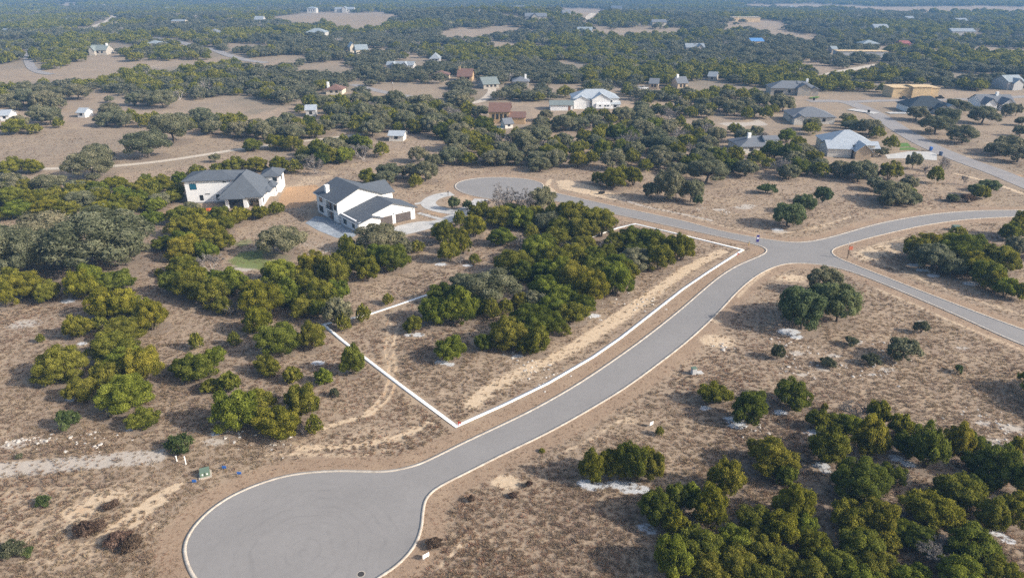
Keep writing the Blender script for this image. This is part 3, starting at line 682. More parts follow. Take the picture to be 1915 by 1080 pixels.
# --- far woods: everywhere beyond, except clearings, roads and yards
CLEAR = [
 [(-60,160),(-60,132),(60,128),(110,125),(165,108),(240,105),(300,112),(345,113),(420,115),(470,118),(540,108),(560,115),(540,125),(500,122),(440,120),(330,124),(250,130),(210,150),(190,152),(100,150),(30,165)],
 [(112,212),(115,180),(170,172),(240,172),(235,190),(320,186),(420,182),(460,200),(455,220),(380,217),(330,204),(240,212),(180,212)],
 [(-60,330),(-60,245),(60,250),(80,243),(280,243),(290,260),(370,256),(470,268),(560,277),(590,287),(560,302),(420,297),(340,312),(150,332)],
 [(688,166),(720,157),(800,155),(815,160),(850,172),(800,192),(730,198),(700,186)],
 [(800,152),(870,147),(895,156),(800,161)],
 [(500,36),(540,28),(570,22),(600,25),(650,25),(720,22),(748,29),(720,45),(700,60),(640,55),(600,46),(540,43)],
 [(825,60),(860,53),(960,51),(960,61),(880,72),(820,70)], [(895,82),(965,80),(970,90),(910,92)],
 [(985,19),(1040,14),(1100,16),(1160,20),(1190,25),(1150,28),(1110,38),(1080,32),(1020,26)],
 [(1105,55),(1180,50),(1270,53),(1290,60),(1230,65),(1160,68),(1110,66)],
 [(1430,56),(1490,60),(1545,68),(1530,78),(1470,72),(1440,68)],
 [(1490,116),(1560,110),(1565,128),(1620,124),(1660,117),(1655,126),(1570,141),(1545,149),(1532,144),(1552,136),(1500,128)],
 [(1380,9),(1520,7),(1660,13),(1990,14),(1990,24),(1680,25),(1560,15),(1400,14)],
 [(1640,84),(1705,84),(1700,93),(1650,93)], [(1750,93),(1990,92),(1990,100),(1760,99)],
 [(1370,228),(1440,212),(1480,190),(1530,180),(1560,176),(1660,178),(1730,178),(1830,172),(1990,164),(1990,420),(1880,400),(1820,340),(1760,316),(1690,304),(1640,304),(1530,294),(1500,264),(1400,240)],
 [(980,158),(1200,163),(1330,167),(1330,172),(1150,173),(980,167)], [(755,100),(800,99),(802,108),(760,109)],
 [(103,6),(150,4),(152,12),(105,13)], [(900,190),(990,200),(1000,238),(985,248),(920,248),(905,235)],
 [(1028,212),(1035,192),(1160,182),(1168,206),(1130,210)], [(590,116),(650,112),(660,120),(600,122)], [(440,262),(700,232),(770,240),(770,262),(690,262),(590,285)],
 [(575,26),(668,18),(668,28),(575,30)], [(255,104),(235,98),(160,102),(165,112)], [(1850,52),(1770,66),(1780,72),(1855,70)],
 [(1420,60),(1465,50),(1470,58),(1430,66)], [(1340,50),(1420,36),(1480,44),(1460,54),(1350,58)],
 [(1200,224),(1340,210),(1400,216),(1440,226),(1380,238),(1210,232)],
]
cw = [P2(c) for c in CLEAR]
mid_polys = None
FARX, FARY = [], []
def far_ok(x, y):
    ok = np.ones(x.shape, bool)
    for c in cw:
        ok &= ~inside(c, x, y)
    for w_, hw in far_lines:
        ok &= seg_dist(w_[::3], x, y) > hw + 3.0
    return ok
g = np.random.default_rng(77)
bands = [(255, 420, 7.0, 1.05), (420, 700, 7.6, 1.1), (700, 1150, 9.2, 1.25), (1150, 2000, 12.5, 1.55), (2000, 3600, 21, 2.4)]
far = []
for y0, y1, sp, ks in bands:
    nx = int(2 * (.95 * y1 + 60) / sp); ny = int((y1 - y0) / sp)
    gx, gy = np.meshgrid(np.arange(nx), np.arange(ny))
    x = (gx - nx / 2 + .5 * (gy % 2)) * sp + g.uniform(-.42, .42, gx.shape) * sp
    y = y0 + gy * sp + g.uniform(-.42, .42, gx.shape) * sp
    x, y = x.ravel(), y.ravel()
    m = np.abs(x) < .95 * y + 50
    x, y = x[m], y[m]
    # small natural openings
    op = np.sin(x / 37 + 2 * np.sin(y / 61)) * np.sin(y / 43 + 1.7 * np.sin(x / 53)) + .5 * np.sin(x / 17.3 + y / 23.1)
    m = (op < .74)
    ja, jb = g.normal(0, 1, x.shape), g.normal(0, 1, x.shape)
    for hh in (0, 1.3, 2.4):
        q = CAMH / (CAMH - hh)
        m &= far_ok(x * q + ja * 4, y * q + jb * (5 + y * .012)) | (g.random(x.shape) < .05)
    for hh in (0, 1.5, 3.0):
        q = CAMH / (CAMH - hh)
        for w_, hw in far_lines: m &= seg_dist(w_[::3], x * q, y * q) > hw + 2.0
    far.append(np.column_stack([x[m], y[m], np.full(m.sum(), ks)]))
far = np.vstack(far)
# only beyond the hand made middle distance
pxs, pys = to_px(far[:, 0], far[:, 1], terrain(far[:, 0], far[:, 1]))
line = np.interp(pxs, [-200, 0, 112, 470, 560, 640, 880, 905, 1000, 1030, 1180, 1200, 1345, 1440, 1530, 2100], [165, 165, 172, 215, 192, 178, 192, 190, 192, 190, 182, 196, 190, 185, 176, 170])
far = far[pys < line]
pxs = pxs[pys < line]
old = np.array([(t['x'], t['y']) for t in TREES])
near_old = old[old[:, 1] > 240]
keep = np.ones(len(far), bool)
for i in np.where(far[:, 1] < 700)[0]:
    if np.min(np.hypot(near_old[:, 0] - far[i, 0], near_old[:, 1] - far[i, 1])) < 4.5: keep[i] = False
far = far[keep]
# the same kind of scrub carries on beyond the edges of the view
sx, sy = g.uniform(-330, 330, 2600), g.uniform(15, 275, 2600)
off = (np.abs(sx) > .765 * sy + 13) & (np.sin(sx / 19 + 1.5 * np.sin(sy / 23)) + .6 * np.sin(sy / 11) > .15)
sx, sy = sx[off], sy[off]
rok = ~inside(road_poly, sx, sy) & (np.minimum(seg_dist(ringA, sx, sy), np.minimum(seg_dist(ringB, sx, sy), seg_dist(ringC, sx, sy))) > 8)
for w_, hw in far_lines: rok &= seg_dist(w_, sx, sy) > hw + 5
far = np.vstack([far, np.column_stack([sx[rok], sy[rok], np.full(rok.sum(), .8)])])
# ------------------------------------------------------------------ houses
M_WHITE = m_plain('white_stucco', (.66, .665, .67), .75, .05, .6)
M_TRIM = m_plain('white_trim', (.80, .80, .79), .6, .03)
M_STONEW = m_plain('pale_limestone', (.58, .55, .50), .85, .14, 2.0)
M_TAN = m_plain('tan_stone', (.42, .33, .235), .85, .15, 2.0)
M_BEIGE = m_plain('beige_wall', (.52, .46, .37), .85, .1)
M_BRICK = m_plain('yellow_brown_brick', (.40, .28, .16), .85, .15, 2)
M_GREYW = m_plain('grey_wall', (.38, .38, .38), .8, .1)
M_OSB = m_plain('raw_sheathing', (.55, .41, .24), .85, .18, .5)
M_FOUND = m_plain('foundation_grey', (.30, .29, .28), .9, .12)
M_SLATE = m_roof('dark_shingle_roof', (.088, .102, .122))
M_SLATE2 = m_roof('grey_shingle_roof', (.14, .152, .172))
M_METAL = m_roof('white_metal_roof', (.38, .42, .46), True)
M_METALG = m_roof('grey_metal_roof', (.27, .31, .33), True)
M_METALGN = m_roof('green_metal_roof', (.20, .23, .22), True)
M_METALD = m_roof('dark_metal_roof', (.04, .052, .062), True)
M_BROWNR = m_roof('brown_shingle_roof', (.155, .092, .075))
M_TARP = m_plain('blue_tarp', (.09, .22, .45), .5, .1)
M_REDR = m_plain('red_roof', (.26, .09, .08), .7, .1)
M_GLASS = m_glass('window_glass'); M_FRAME = m_plain('dark_frame', (.03, .03, .032), .5, .05)
M_GARDK = m_plain('dark_garage_door', (.018, .02, .024), .45, .1); M_GARBR = m_plain('brown_grey_garage_door', (.085, .072, .068), .6, .12)
M_TEAL = m_plain('teal_door', (.06, .22, .24), .6, .1)
M_INT = m_plain('bare_interior', (.46, .40, .34), .9, .1)
M_WOOD = m_plain('stained_wood', (.22, .12, .075), .7, .2, 3)
M_RED = m_plain('red_paint', (.50, .045, .03), .5, .08); M_ORANGE = m_plain('orange_paint', (.62, .16, .05), .6, .1)
M_RUBBER = m_plain('black_rubber', (.015, .015, .016), .8, .1); M_BLUEP = m_plain('blue_plastic', (.035, .13, .42), .5, .06)
M_GREENB = m_plain('utility_green', (.115, .165, .125), .55, .1); M_PVC = m_plain('white_plastic', (.78, .78, .76), .5, .04)
M_CARW = m_plain('white_car_paint', (.72, .73, .74), .3, .02); M_CARB = m_plain('dark_blue_car_paint', (.02, .03, .055), .3, .02); M_CARK = m_plain('black_car_paint', (.015, .015, .017), .3, .02)
M_CARS = m_plain('silver_car_paint', (.33, .34, .36), .3, .02)
M_PURPLE = m_plain('banner_purple', (.045, .035, .20), .6, .05); M_POOL = m_plain('pool_water', (.05, .30, .33), .1, .08)
M_SIGNOR = m_plain('faded_orange_sign', (.55, .17, .10), .6, .1); M_GREYMETAL = m_plain('galvanised', (.42, .43, .44), .45, .06)
M_POLEW = m_plain('pole_wood', (.14, .105, .08), .9, .15, 3)

def gable(x0, x1, y0, y1, z, rise, oh=.5, axis='x', t=.18):
    """gable roof slabs; axis = direction of the ridge"""
    mb = MB()
    if axis == 'x':
        ym = (y0 + y1) / 2; k = rise / ((y1 - y0) / 2); zz = z - k * oh
        mb.slab((x0 - oh, y0 - oh, zz), (x1 + oh, y0 - oh, zz), (x1 + oh, ym, z + rise), (x0 - oh, ym, z + rise), t)
        mb.slab((x0 - oh, ym, z + rise), (x1 + oh, ym, z + rise), (x1 + oh, y1 + oh, zz), (x0 - oh, y1 + oh, zz), t)
    else:
        xm = (x0 + x1) / 2; k = rise / ((x1 - x0) / 2); zz = z - k * oh
        mb.slab((x0 - oh, y1 + oh, zz), (x0 - oh, y0 - oh, zz), (xm, y0 - oh, z + rise), (xm, y1 + oh, z + rise), t)
        mb.slab((xm, y1 + oh, z + rise), (xm, y0 - oh, z + rise), (x1 + oh, y0 - oh, zz), (x1 + oh, y1 + oh, zz), t)
    return mb

def hip(x0, x1, y0, y1, z, rise, oh=.5, t=.18):
    x0 -= oh; x1 += oh; y0 -= oh; y1 += oh
    w, d = x1 - x0, y1 - y0; e = min(w, d) / 2
    if w >= d: a, b = (x0 + e, (y0 + y1) / 2, z + rise), (x1 - e, (y0 + y1) / 2, z + rise)
    else: a, b = ((x0 + x1) / 2, y0 + e, z + rise), ((x0 + x1) / 2, y1 - e, z + rise)
    c = [(x0, y0, z), (x1, y0, z), (x1, y1, z), (x0, y1, z)]
    if w >= d: fs = [[c[0], c[1], b, a], [c[1], c[2], b], [c[2], c[3], a, b], [c[3], c[0], a]]
    else: fs = [[c[0], c[1], a], [c[1], c[2], b, a], [c[2], c[3], b], [c[3], c[0], a, b]]
    mb = MB()
    vs = [*c, a, b]
    idx = lambda p: vs.index(p)
    mb.add(vs, [tuple(idx(p) for p in f) for f in fs if len(set(f)) >= 3] + [(3, 2, 1, 0)])
    mb.box(x0, x1, y0, y1, z - t, z - .003)
    return mb

def gable_wall(x0, x1, y0, y1, z0, z1, rise, axis='x'):
    mb = MB()
    if axis == 'x':
        ym = (y0 + y1) / 2
        pr = [(y0, z0), (y1, z0), (y1, z1), (ym, z1 + rise - .03), (y0, z1)]
        vs = [(x0, *p) for p in pr] + [(x1, *p) for p in pr]
    else:
        xm = (x0 + x1) / 2
        pr = [(x0, z0), (x1, z0), (x1, z1), (xm, z1 + rise - .03), (x0, z1)]
        vs = [(p[0], y0, p[1]) for p in pr] + [(p[0], y1, p[1]) for p in pr]
    fs = [(0, 1, 2, 3, 4), (9, 8, 7, 6, 5)] + [(i, 5 + i, 5 + (i + 1) % 5, (i + 1) % 5) for i in range(5)]
    return mb.add(vs, fs)

def window(root, face, a0, a1, z0, z1, at_, frame=None, glass=None, sub=True):
    """window on a wall: face 'y-' (front), 'x-' (west), 'x+' ; at_ = wall plane"""
    fr = MB(); gl = MB(); d = .06
    if face == 'y-':
        fr.box(a0, a1, at_ - d, at_ + .02, z0, z1); gl.box(a0 + .1, a1 - .1, at_ - d - .012, at_ - d + .004, z0 + .1, z1 - .1)
    elif face == 'y+':
        fr.box(a0, a1, at_ - .02, at_ + d, z0, z1); gl.box(a0 + .1, a1 - .1, at_ + d - .004, at_ + d + .012, z0 + .1, z1 - .1)
    elif face == 'x-':
        fr.box(at_ - d, at_ + .02, a0, a1, z0, z1); gl.box(at_ - d - .012, at_ - d + .004, a0 + .1, a1 - .1, z0 + .1, z1 - .1)
    else:
        fr.box(at_ - .02, at_ + d, a0, a1, z0, z1); gl.box(at_ + d - .004, at_ + d + .012, a0 + .1, a1 - .1, z0 + .1, z1 - .1)
    f = fr.build('window', frame or M_FRAME, root)
    if sub: gl.build('pane', glass or M_GLASS, f)
    return f

def garage_door(root, face, a0, a1, z0, z1, at_, mat, rows=4, name='garage_door'):
    mb = MB(); h = (z1 - z0) / rows
    for i in range(rows):
        q0, q1 = z0 + i * h, z0 + (i + 1) * h - .035
        if face == 'y-': mb.box(a0, a1, at_ - .05, at_ + .02, q0, q1)
        else: mb.box(at_ - .02, at_ + .05, a0, a1, q0, q1)
    return mb.build(name, mat, root)

FARMAT = {M_WHITE: m_plain('far_white', (.40, .39, .375), .8, .1), M_METAL: m_roof('far_metal_roof', (.27, .30, .325), True), M_STONEW: m_plain('far_limestone', (.36, .33, .29), .85, .15)}  # duller copies of these materials for the distant houses
FOOT = []   # (x, y, radius) to be kept free of trees

# ---- the two-storey white house: local axes u (along the garage front) and v (back along the patio side)
fc = at(669.5, 436)
h2 = thing('house', 'white two-storey house with dark roof, balcony and brown-grey garage doors beside the concrete patio', 'house', fc, math.atan2(.632, .775))
w = MB()
w.box(0, 18.0, .9, 9.6, -.1, 3.1)                                   # garage wing
w.box(0, 6.3, -.9, .9, -.1, 2.95)                                   # bump-out in front of it
w.box(-.6, 13.0, 16.4, 22.6, -.1, 6.15)                             # two-storey wing, back half
w.box(-.6, 13.0, 9.6, 12.4, -.1, 6.15)                              # two-storey wing, front half
w.box(2.2, 13.0, 12.4, 16.4, -.1, 6.15)                             # set back behind the balcony
w.box(9.5, 19.5, 22.6, 25.5, -.1, 4.3); w.box(13.0, 19.5, 15.5, 22.6, -.1, 4.3)
w.box(13.0, 16.8, 9.6, 15.5, -.1, 3.0)
# gable walls
w.add([(5.0, .9, 3.1), (18.0, .9, 3.1), (18.0, .9, 3.4), (11.2, .9, 5.72), (5.0, .9, 4.0), (5.0, 1.15, 3.1), (18.0, 1.15, 3.1), (18.0, 1.15, 3.4), (11.2, 1.15, 5.72), (5.0, 1.15, 4.0)],
      [(0, 1, 2, 3, 4), (9, 8, 7, 6, 5)] + [(i, 5 + i, 5 + (i + 1) % 5, (i + 1) % 5) for i in range(5)])
w.add([(0, -.9, 2.95), (6.3, -.9, 2.95), (6.3, -.9, 3.0), (4.0, -.9, 3.88), (0, -.9, 2.97), (0, -.65, 2.95), (6.3, -.65, 2.95), (6.3, -.65, 3.0), (4.0, -.65, 3.88), (0, -.65, 2.97)],
      [(0, 1, 2, 3, 4), (9, 8, 7, 6, 5)] + [(i, 5 + i, 5 + (i + 1) % 5, (i + 1) % 5) for i in range(5)])
for yy in (9.6, 22.35):
    w.add([(-.6, yy, 6.15), (13, yy, 6.15), (6.2, yy, 8.95), (-.6, yy + .25, 6.15), (13, yy + .25, 6.15), (6.2, yy + .25, 8.95)], [(0, 1, 2), (5, 4, 3), (0, 3, 4, 1), (1, 4, 5, 2), (2, 5, 3, 0)])
w.build('wall', M_WHITE, h2)
r = MB()
r.slab((-.55, 9.3, 2.82), (-.55, .35, 2.82), (11.2, .35, 5.92), (11.2, 9.3, 5.92), .2)      # one long slope of the garage wing
r.slab((11.2, 9.3, 5.92), (11.2, .35, 5.92), (18.7, .35, 3.32), (18.7, 9.3, 3.32), .2)
r.slab((-.5, .34, 2.80), (-.5, -1.4, 2.80), (4.0, -1.4, 4.02), (4.0, .34, 4.02), .18)
r.slab((4.0, .34, 4.02), (4.0, -1.4, 4.02), (6.9, -1.4, 3.05), (6.9, .34, 3.05), .18)
r.slab((-1.3, 23.2, 6.02), (-1.3, 8.9, 6.02), (6.2, 8.9, 9.2), (6.2, 23.2, 9.2), .22)       # tall roof
r.slab((6.2, 23.2, 9.2), (6.2, 8.9, 9.2), (13.7, 8.9, 6.02), (13.7, 23.2, 6.02), .22)
r.slab((13.4, 15.0, 4.25), (20.1, 15.0, 4.25), (20.1, 20.5, 6.6), (11.5, 20.5, 6.6), .2)
r.slab((11.5, 20.5, 6.6), (20.1, 20.5, 6.6), (20.1, 26.1, 4.25), (9.0, 26.1, 4.25), .2)
r.slab((13.05, 15.4, 4.0), (13.05, 9.2, 4.0), (17.4, 9.2, 2.95), (17.4, 15.4, 2.95), .16)
roof2 = r.build('roof', M_SLATE, h2)
MB().box(.3, 1.3, 17.6, 18.7, 5.5, 8.7).box(.22, 1.38, 17.52, 18.78, 8.7, 8.85).build('chimney', M_TRIM, roof2)
e = MB()
for (a, b, c_, d_) in ((-1.32, -1.24, 8.9, 23.2), (-.57, -.5, .36, 9.3), (-.52, -.46, -1.4, .33)):
    e.box(a, b, c_, d_, 5.72 if a < -1 else 2.52, 5.98 if a < -1 else 2.78)
e.build('eave_trim', M_TRIM, h2)
b_ = MB(); b_.box(-1.0, 2.2, 12.4, 16.4, 2.85, 3.12); bal = b_.build('balcony', M_TRIM, h2)
rl = MB()
rl.box(-.98, -.93, 12.4, 16.4, 4.02, 4.1)
for i in range(21): rl.box(-.97, -.94, 12.45 + i * .19, 12.49 + i * .19, 3.12, 4.02)
rl.build('railing', M_FRAME, bal)
MB().box(-.6, -.3, 14.0, 14.3, -.05, 2.85).box(-.6, -.3, 14.0, 14.3, 3.12, 6.0).build('post', M_WOOD, h2)
window(h2, 'x-', 12.6, 16.2, .15, 2.6, 2.2); window(h2, 'x-', 12.9, 14.6, 3.2, 5.5, 2.2)
window(h2, 'x-', 18.9, 20.6, 3.9, 5.5, -.6); window(h2, 'x-', 18.9, 21.3, .9, 2.7, -.6); window(h2, 'x-', 10.3, 11.8, 3.6, 5.4, -.6)
window(h2, 'x-', 6.1, 7.9, .7, 2.3, 0); window(h2, 'x-', 1.5, 2.9, .8, 2.3, 0); window(h2, 'x-', 21.3, 22.1, 5.2, 5.5, -.6, sub=False)
window(h2, 'y-', 2.7, 3.4, 1.2, 2.1, -.9, sub=False)
garage_door(h2, 'y-', 7.3, 10.9, .02, 2.5, .9, M_GARBR); garage_door(h2, 'y-', 11.9, 16.6, .02, 2.5, .9, M_GARBR)
lm = MB()
for u_ in (7.0, 11.4, 14.2, 17.2): lm.box(u_ - .1, u_ + .1, .72, .9, 2.75, 3.0)
for u_ in (): pass
for i, u_ in enumerate((7.0, 11.4, 14.2, 17.2)): MB().box(u_ - .1, u_ + .1, .70, .899, 2.72, 3.0).build('wall_lamp', M_FRAME, h2)
MB().box(-.63, 12.9, 9.57, 22.63, -.12, .35).box(-.03, 6.33, -.93, .2, -.12, .3).build('foundation', M_FOUND, h2)
FOOT += [(fc[0] + .775 * u - .632 * v, fc[1] + .632 * u + .775 * v, 6.5) for u in (2, 8, 14) for v in (3, 9, 15, 21)]

# ---- the white corner house with the pyramid roof
ga = at(423, 390)
h1 = thing('house', 'white two-storey house with dark pyramid roof and one open garage bay, under construction', 'house', ga, math.atan2(.137, .99))
w = MB()
w.box(-12.2, 2.2, 6.4, 16.5, -.1, 6.9)
w.box(2.2, 10.2, 4.0, 17.2, -.1, 3.3); w.box(0, 2.2, 4.0, 6.4, -.1, 3.3)
w.box(0, .9, 0, 4.0, -.1, 3.2); w.box(5.0, 6.1, 0, 4.0, -.1, 3.2); w.box(9.4, 10.2, 0, 4.0, -.1, 3.2); w.box(.9, 5.0, .3, 4.0, -.1, 3.2); w.box(.9, 9.4, 0, 1.2, 2.65, 3.2)
w.box(6.1, 9.4, 3.8, 4.0, -.1, 3.2)
w.box(7.6, 12.9, 15.0, 23.0, -.1, 5.3); w.box(10.2, 12.0, 11.0, 15.0, -.1, 3.0)
w.build('wall', M_WHITE, h1)
mb = hip(-1.2, 10.2, 0, 17.2, 3.3, 5.2, .6)
mb2 = hip(-12.2, 2.2, 6.4, 16.5, 6.9, 1.7, .6); mb3 = hip(7.6, 12.9, 15.0, 23, 5.3, 1.5, .6); mb4 = hip(9.6, 12.0, 11.0, 15.1, 3.02, 1.4, .4); mb5 = hip(-.6, 5.4, -1.1, 5.0, 3.22, 1.9, .45)
mb6 = hip(9.6, 11.4, 5.6, 9.6, 3.0, .8, .3)
for q in (mb2, mb3, mb4, mb5, mb6): mb.add(q.v, q.f)
mb.build('roof', M_SLATE, h1)
garage_door(h1, 'y-', 1.0, 4.9, .02, 2.6, .3, M_GARDK)
MB().box(6.15, 9.35, 3.70, 3.795, 0, 2.6).build('open_bay', M_INT, h1)
MB().box(7.0, 9.2, 2.6, 3.5, 0, .9).build('lumber_stack', M_OSB, h1)
window(h1, 'y-', -10.9, -9.0, 4.2, 6.0, 6.4, M_FRAME, m_glass('blue_glass', (.02, .10, .16))); window(h1, 'y-', -8.6, -7.6, .9, 2.5, 6.4); window(h1, 'y-', -4.0, -3.0, .9, 2.5, 6.4); window(h1, 'y-', -1.5, -.6, 6.0, 6.35, 6.4, sub=False); window(h1, 'y-', -7.0, -5.6, 2.6, 2.85, 6.4, sub=False)
window(h1, 'x+', 12, 13.6, .9, 2.4, 12.0); window(h1, 'y-', 11.0, 12.2, 3.6, 4.8, 15.0); window(h1, 'x+', 18, 19.5, 3.2, 4.6, 12.9); window(h1, 'x+', 1.6, 2.6, .9, 2.3, 10.2)
MB().box(-12.45, .0, 6.35, 8, -.12, .4).build('foundation', M_FOUND, h1)
FOOT += [(ga[0] + u * .99 - v * .137, ga[1] + u * .137 + v * .99, 6.5) for u in (-10, -4, 3, 9, 13) for v in (2, 9, 16, 22)]

# ---- the other houses: pixel of the front middle, width in pixels
def simple_house(label, px, py, wpx, dm, h, roof, wm, rm, rz=0.0, rise=None, win=4, extra=(), chim=None, name='house', cat='house', group=None, door=None, garage=None, axis='x', clear=True):
    p = at(px, py); s = depth_at(p) / F; W = wpx * s
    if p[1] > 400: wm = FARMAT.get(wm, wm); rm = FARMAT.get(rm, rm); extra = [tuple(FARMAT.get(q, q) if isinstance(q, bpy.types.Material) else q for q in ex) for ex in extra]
    t = thing(name, label, cat, p, R(rz), group)
    rise = rise if rise is not None else min(dm, W) * .2
    if roof == 'gable':
        gable_wall(-W / 2, W / 2, 0, dm, -.3, h, rise, axis).build('wall', wm, t); ro = gable(-W / 2, W / 2, 0, dm, h, rise, .5, axis).build('roof', rm, t)
    elif roof == 'hip':
        MB().box(-W / 2, W / 2, 0, dm, -.3, h).build('wall', wm, t); ro = hip(-W / 2, W / 2, 0, dm, h, rise, .6).build('roof', rm, t)
    else:
        MB().box(-W / 2, W / 2, 0, dm, -.3, h).build('wall', wm, t); ro = MB().box(-W / 2 - .4, W / 2 + .4, -.4, dm + .4, h, h + .25).build('roof', rm, t)
    for ex in extra:                                  # wings: (x0, x1, y0, y1, h, rise, axis, wall, roof) as shares of W and in metres
        x0, x1 = ex[0] * W, ex[1] * W
        wn = gable_wall(x0, x1, ex[2], ex[3], -.3, ex[4], ex[5], ex[6]).build('wing', ex[7] or wm, t)
        gable(x0, x1, ex[2], ex[3], ex[4], ex[5], .45, ex[6]).build('wing_roof', ex[8] or rm, wn)
    if win:
        n_ = win; gap = W / (n_ + 1)
        for i in range(n_):
            c = -W / 2 + gap * (i + 1); ww = min(.7, gap * .3)
            if garage and garage[0] <= c <= garage[1]: continue
            window(t, 'y-', c - ww, c + ww, h * .35, h * .78, 0, sub=h > 99)
    if garage: garage_door(t, 'y-', garage[0], garage[1], .02, 2.5, 0 if len(garage) < 4 else garage[3], garage[2])
    if door: MB().box(door * W - .6, door * W + .6, -.07, .02, 0, 2.3).build('door', M_WOOD, t)
    if chim: MB().box(chim * W - .6, chim * W + .6, dm * .4, dm * .4 + 1.1, h, h + rise + 1.3).build('chimney', M_TRIM if wm is not M_BRICK else M_BRICK, ro)
    if clear:
        for fx in np.linspace(-W / 2, W / 2, max(2, int(W / 7))):
            for fy in ((-4,) if p[1] < 420 else (-5,)) + (dm * .5, dm):
                c_, s_ = math.cos(R(rz)), math.sin(R(rz))
                FOOT.append((p[0] + fx * c_ - fy * s_, p[1] + fx * s_ + fy * c_, 5.5))
    return t

H = simple_house
H('large house with white metal hip roof and tan stone garage gable below the eastern street', 1588, 291, 84, 15, 4.2, 'hip', M_BEIGE, M_METAL, -8, 4.0, 3, [(-.52, -.02, -3.0, 7, 3.3, 2.0, 'x', M_STONEW, None), (.02, .34, -5.5, 6, 3.2, 2.3, 'y', M_TAN, None), (.34, .6, 0, 8, 3.2, 1.6, 'x', None, None)])
H('grey roofed house half hidden by oaks, with a white raised clerestory', 1424, 287, 82, 13, 2.8, 'hip', M_STONEW, M_SLATE2, 4, 2.6, 3, [(.1, .4, 2, 7, 5.0, .9, 'x', M_WHITE, None)], chim=-.2)
H('long house with dark blue-grey slate roof beside the metal roofed house', 1520, 232, 76, 16, 3.3, 'hip', M_STONEW, M_SLATE2, -6, 3.2, 3, [(-.5, -.2, -3, 5, 3.0, 1.5, 'y', None, None)])
H('white stone house with slate roof at the end of the eastern street', 1484, 178, 84, 14, 3.8, 'hip', M_STONEW, M_SLATE2, -8, 3.4, 4, [(.05, .32, -3, 9, 4.6, 2.0, 'y', None, None), (.34, .5, -1.5, 8, 3.4, 1.5, 'y', None, None), (.1, .3, 4, 9, 6.2, 1.0, 'x', M_GREYW, None)], garage=(-11, -6, M_GARDK), chim=.3)
H('unfinished house clad in raw yellow sheathing across the street', 1710, 183, 84, 12, 5.4, 'flat', M_OSB, M_OSB, -2, 0, 0, [(-.1, .3, -1.5, 8, 6.3, .3, 'x', None, None)])
H('house with black metal roof opposite the sheathed frame', 1738, 212, 74, 15, 3.0, 'hip', M_WHITE, M_METALD, -5, 4.4, 3, [(.05, .38, -4, 6, 2.8, 2.0, 'y', M_GREYW, M_METALD), (.3, .58, -2, 8, 2.8, 1.9, 'y', M_BEIGE, M_METALG)])
H('white and grey gabled house beyond the black roofed one', 1862, 206, 60, 12, 3.8, 'gable', M_WHITE, M_SLATE2, -4, 3.2, 3, [(-.45, -.1, -3, 5, 3.6, 2.6, 'y', None, None), (.05, .4, -3, 5, 3.6, 2.6, 'y', None, None)], chim=.1)
H('grey house among trees at the eastern edge', 1897, 168, 34, 12, 5.0, 'gable', M_GREYW, M_METALG, 10, 3.0, 2, [(-.3, .3, -2, 5, 4.4, 2.4, 'y', None, None)])
H('long white metal roofed house in the centre distance', 1114, 203, 84, 14, 5.2, 'hip', M_WHITE, M_METAL, 2, 3.6, 5, [(-.1, .3, -2.5, 8, 5.2, 2.6, 'y', None, None), (-.5, -.15, -1.5, 6, 4.4, 2.0, 'y', None, None)])
H('low pale green roofed barn left of the white metal house', 1050, 207, 42, 10, 3.0, 'gable', M_WHITE, M_METALGN, 0, 1.4, 0, door=.35, name='barn', cat='barn')
H('small white shed right of the white metal house', 1150, 204, 18, 7, 2.6, 'gable', M_WHITE, M_METAL, 0, 1.0, 1, name='shed', cat='shed')
H('two-storey tan brick house with brown roof above the pool', 934, 231, 38, 11, 5.6, 'gable', M_BRICK, M_BROWNR, -3, 3.0, 4, [(.5, 1.25, -1, 7, 3.2, 1.8, 'x', M_BRICK, M_BROWNR)])
H('small stone pool house with dark roof beside the turquoise pool', 952, 240, 16, 5, 2.4, 'gable', M_STONEW, M_SLATE2, 25, 1.8, 1, name='pool_house', cat='pool house')
H('yellow brick house with steep brown roof and brick chimney', 869, 152, 27, 11, 3.4, 'gable', M_BRICK, M_BROWNR, -5, 4.0, 3, chim=-.42)
H('low brown roofed house left of the yellow brick house', 824, 149, 30, 11, 2.8, 'hip', M_TAN, M_BROWNR, 0, 2.6, 3)
H('house with dull green metal roof above the pale driveway', 919, 166, 30, 14, 3.0, 'gable', M_STONEW, M_METALGN, 18, 3.2, 3)
H('grey roofed house with white chimney near the brown house', 974, 161, 30, 11, 2.8, 'hip', M_STONEW, M_SLATE2, 0, 2.4, 2, chim=.3)
H('long low white house with twin white gables in the far woods', 748, 130, 50, 12, 3.2, 'gable', M_WHITE, M_METAL, -2, 2.0, 4, [(-.3, -.15, -2, 6, 3.2, 2.2, 'y', None, None), (.1, .3, -2, 6, 3.2, 2.2, 'y', None, None)])
H('small house with pale pyramid metal roof in the far woods', 813, 116, 18, 12, 2.6, 'hip', M_GREYW, M_METAL, 0, 4.0, 2)
H('cream barn with steep gable in the far woods', 661, 99, 11, 14, 5.0, 'gable', M_BEIGE, M_METAL, 20, 3.5, 1, axis='y', name='barn', cat='barn')
H('cream barn with blue-grey lean-to below the steep gabled barn', 678, 104, 22, 14, 5.0, 'gable', M_BEIGE, M_METALG, 20, 3.5, 1, name='barn', cat='barn')
H('long grey roofed white house above the cream barns', 590, 68, 36, 16, 4.0, 'hip', M_WHITE, M_METALG, -2, 4.0, 4)
H('white boxy house at the west end of the far ridge', 583, 25, 17, 16, 9.0, 'hip', M_WHITE, M_METALG, 0, 3.0, 3)
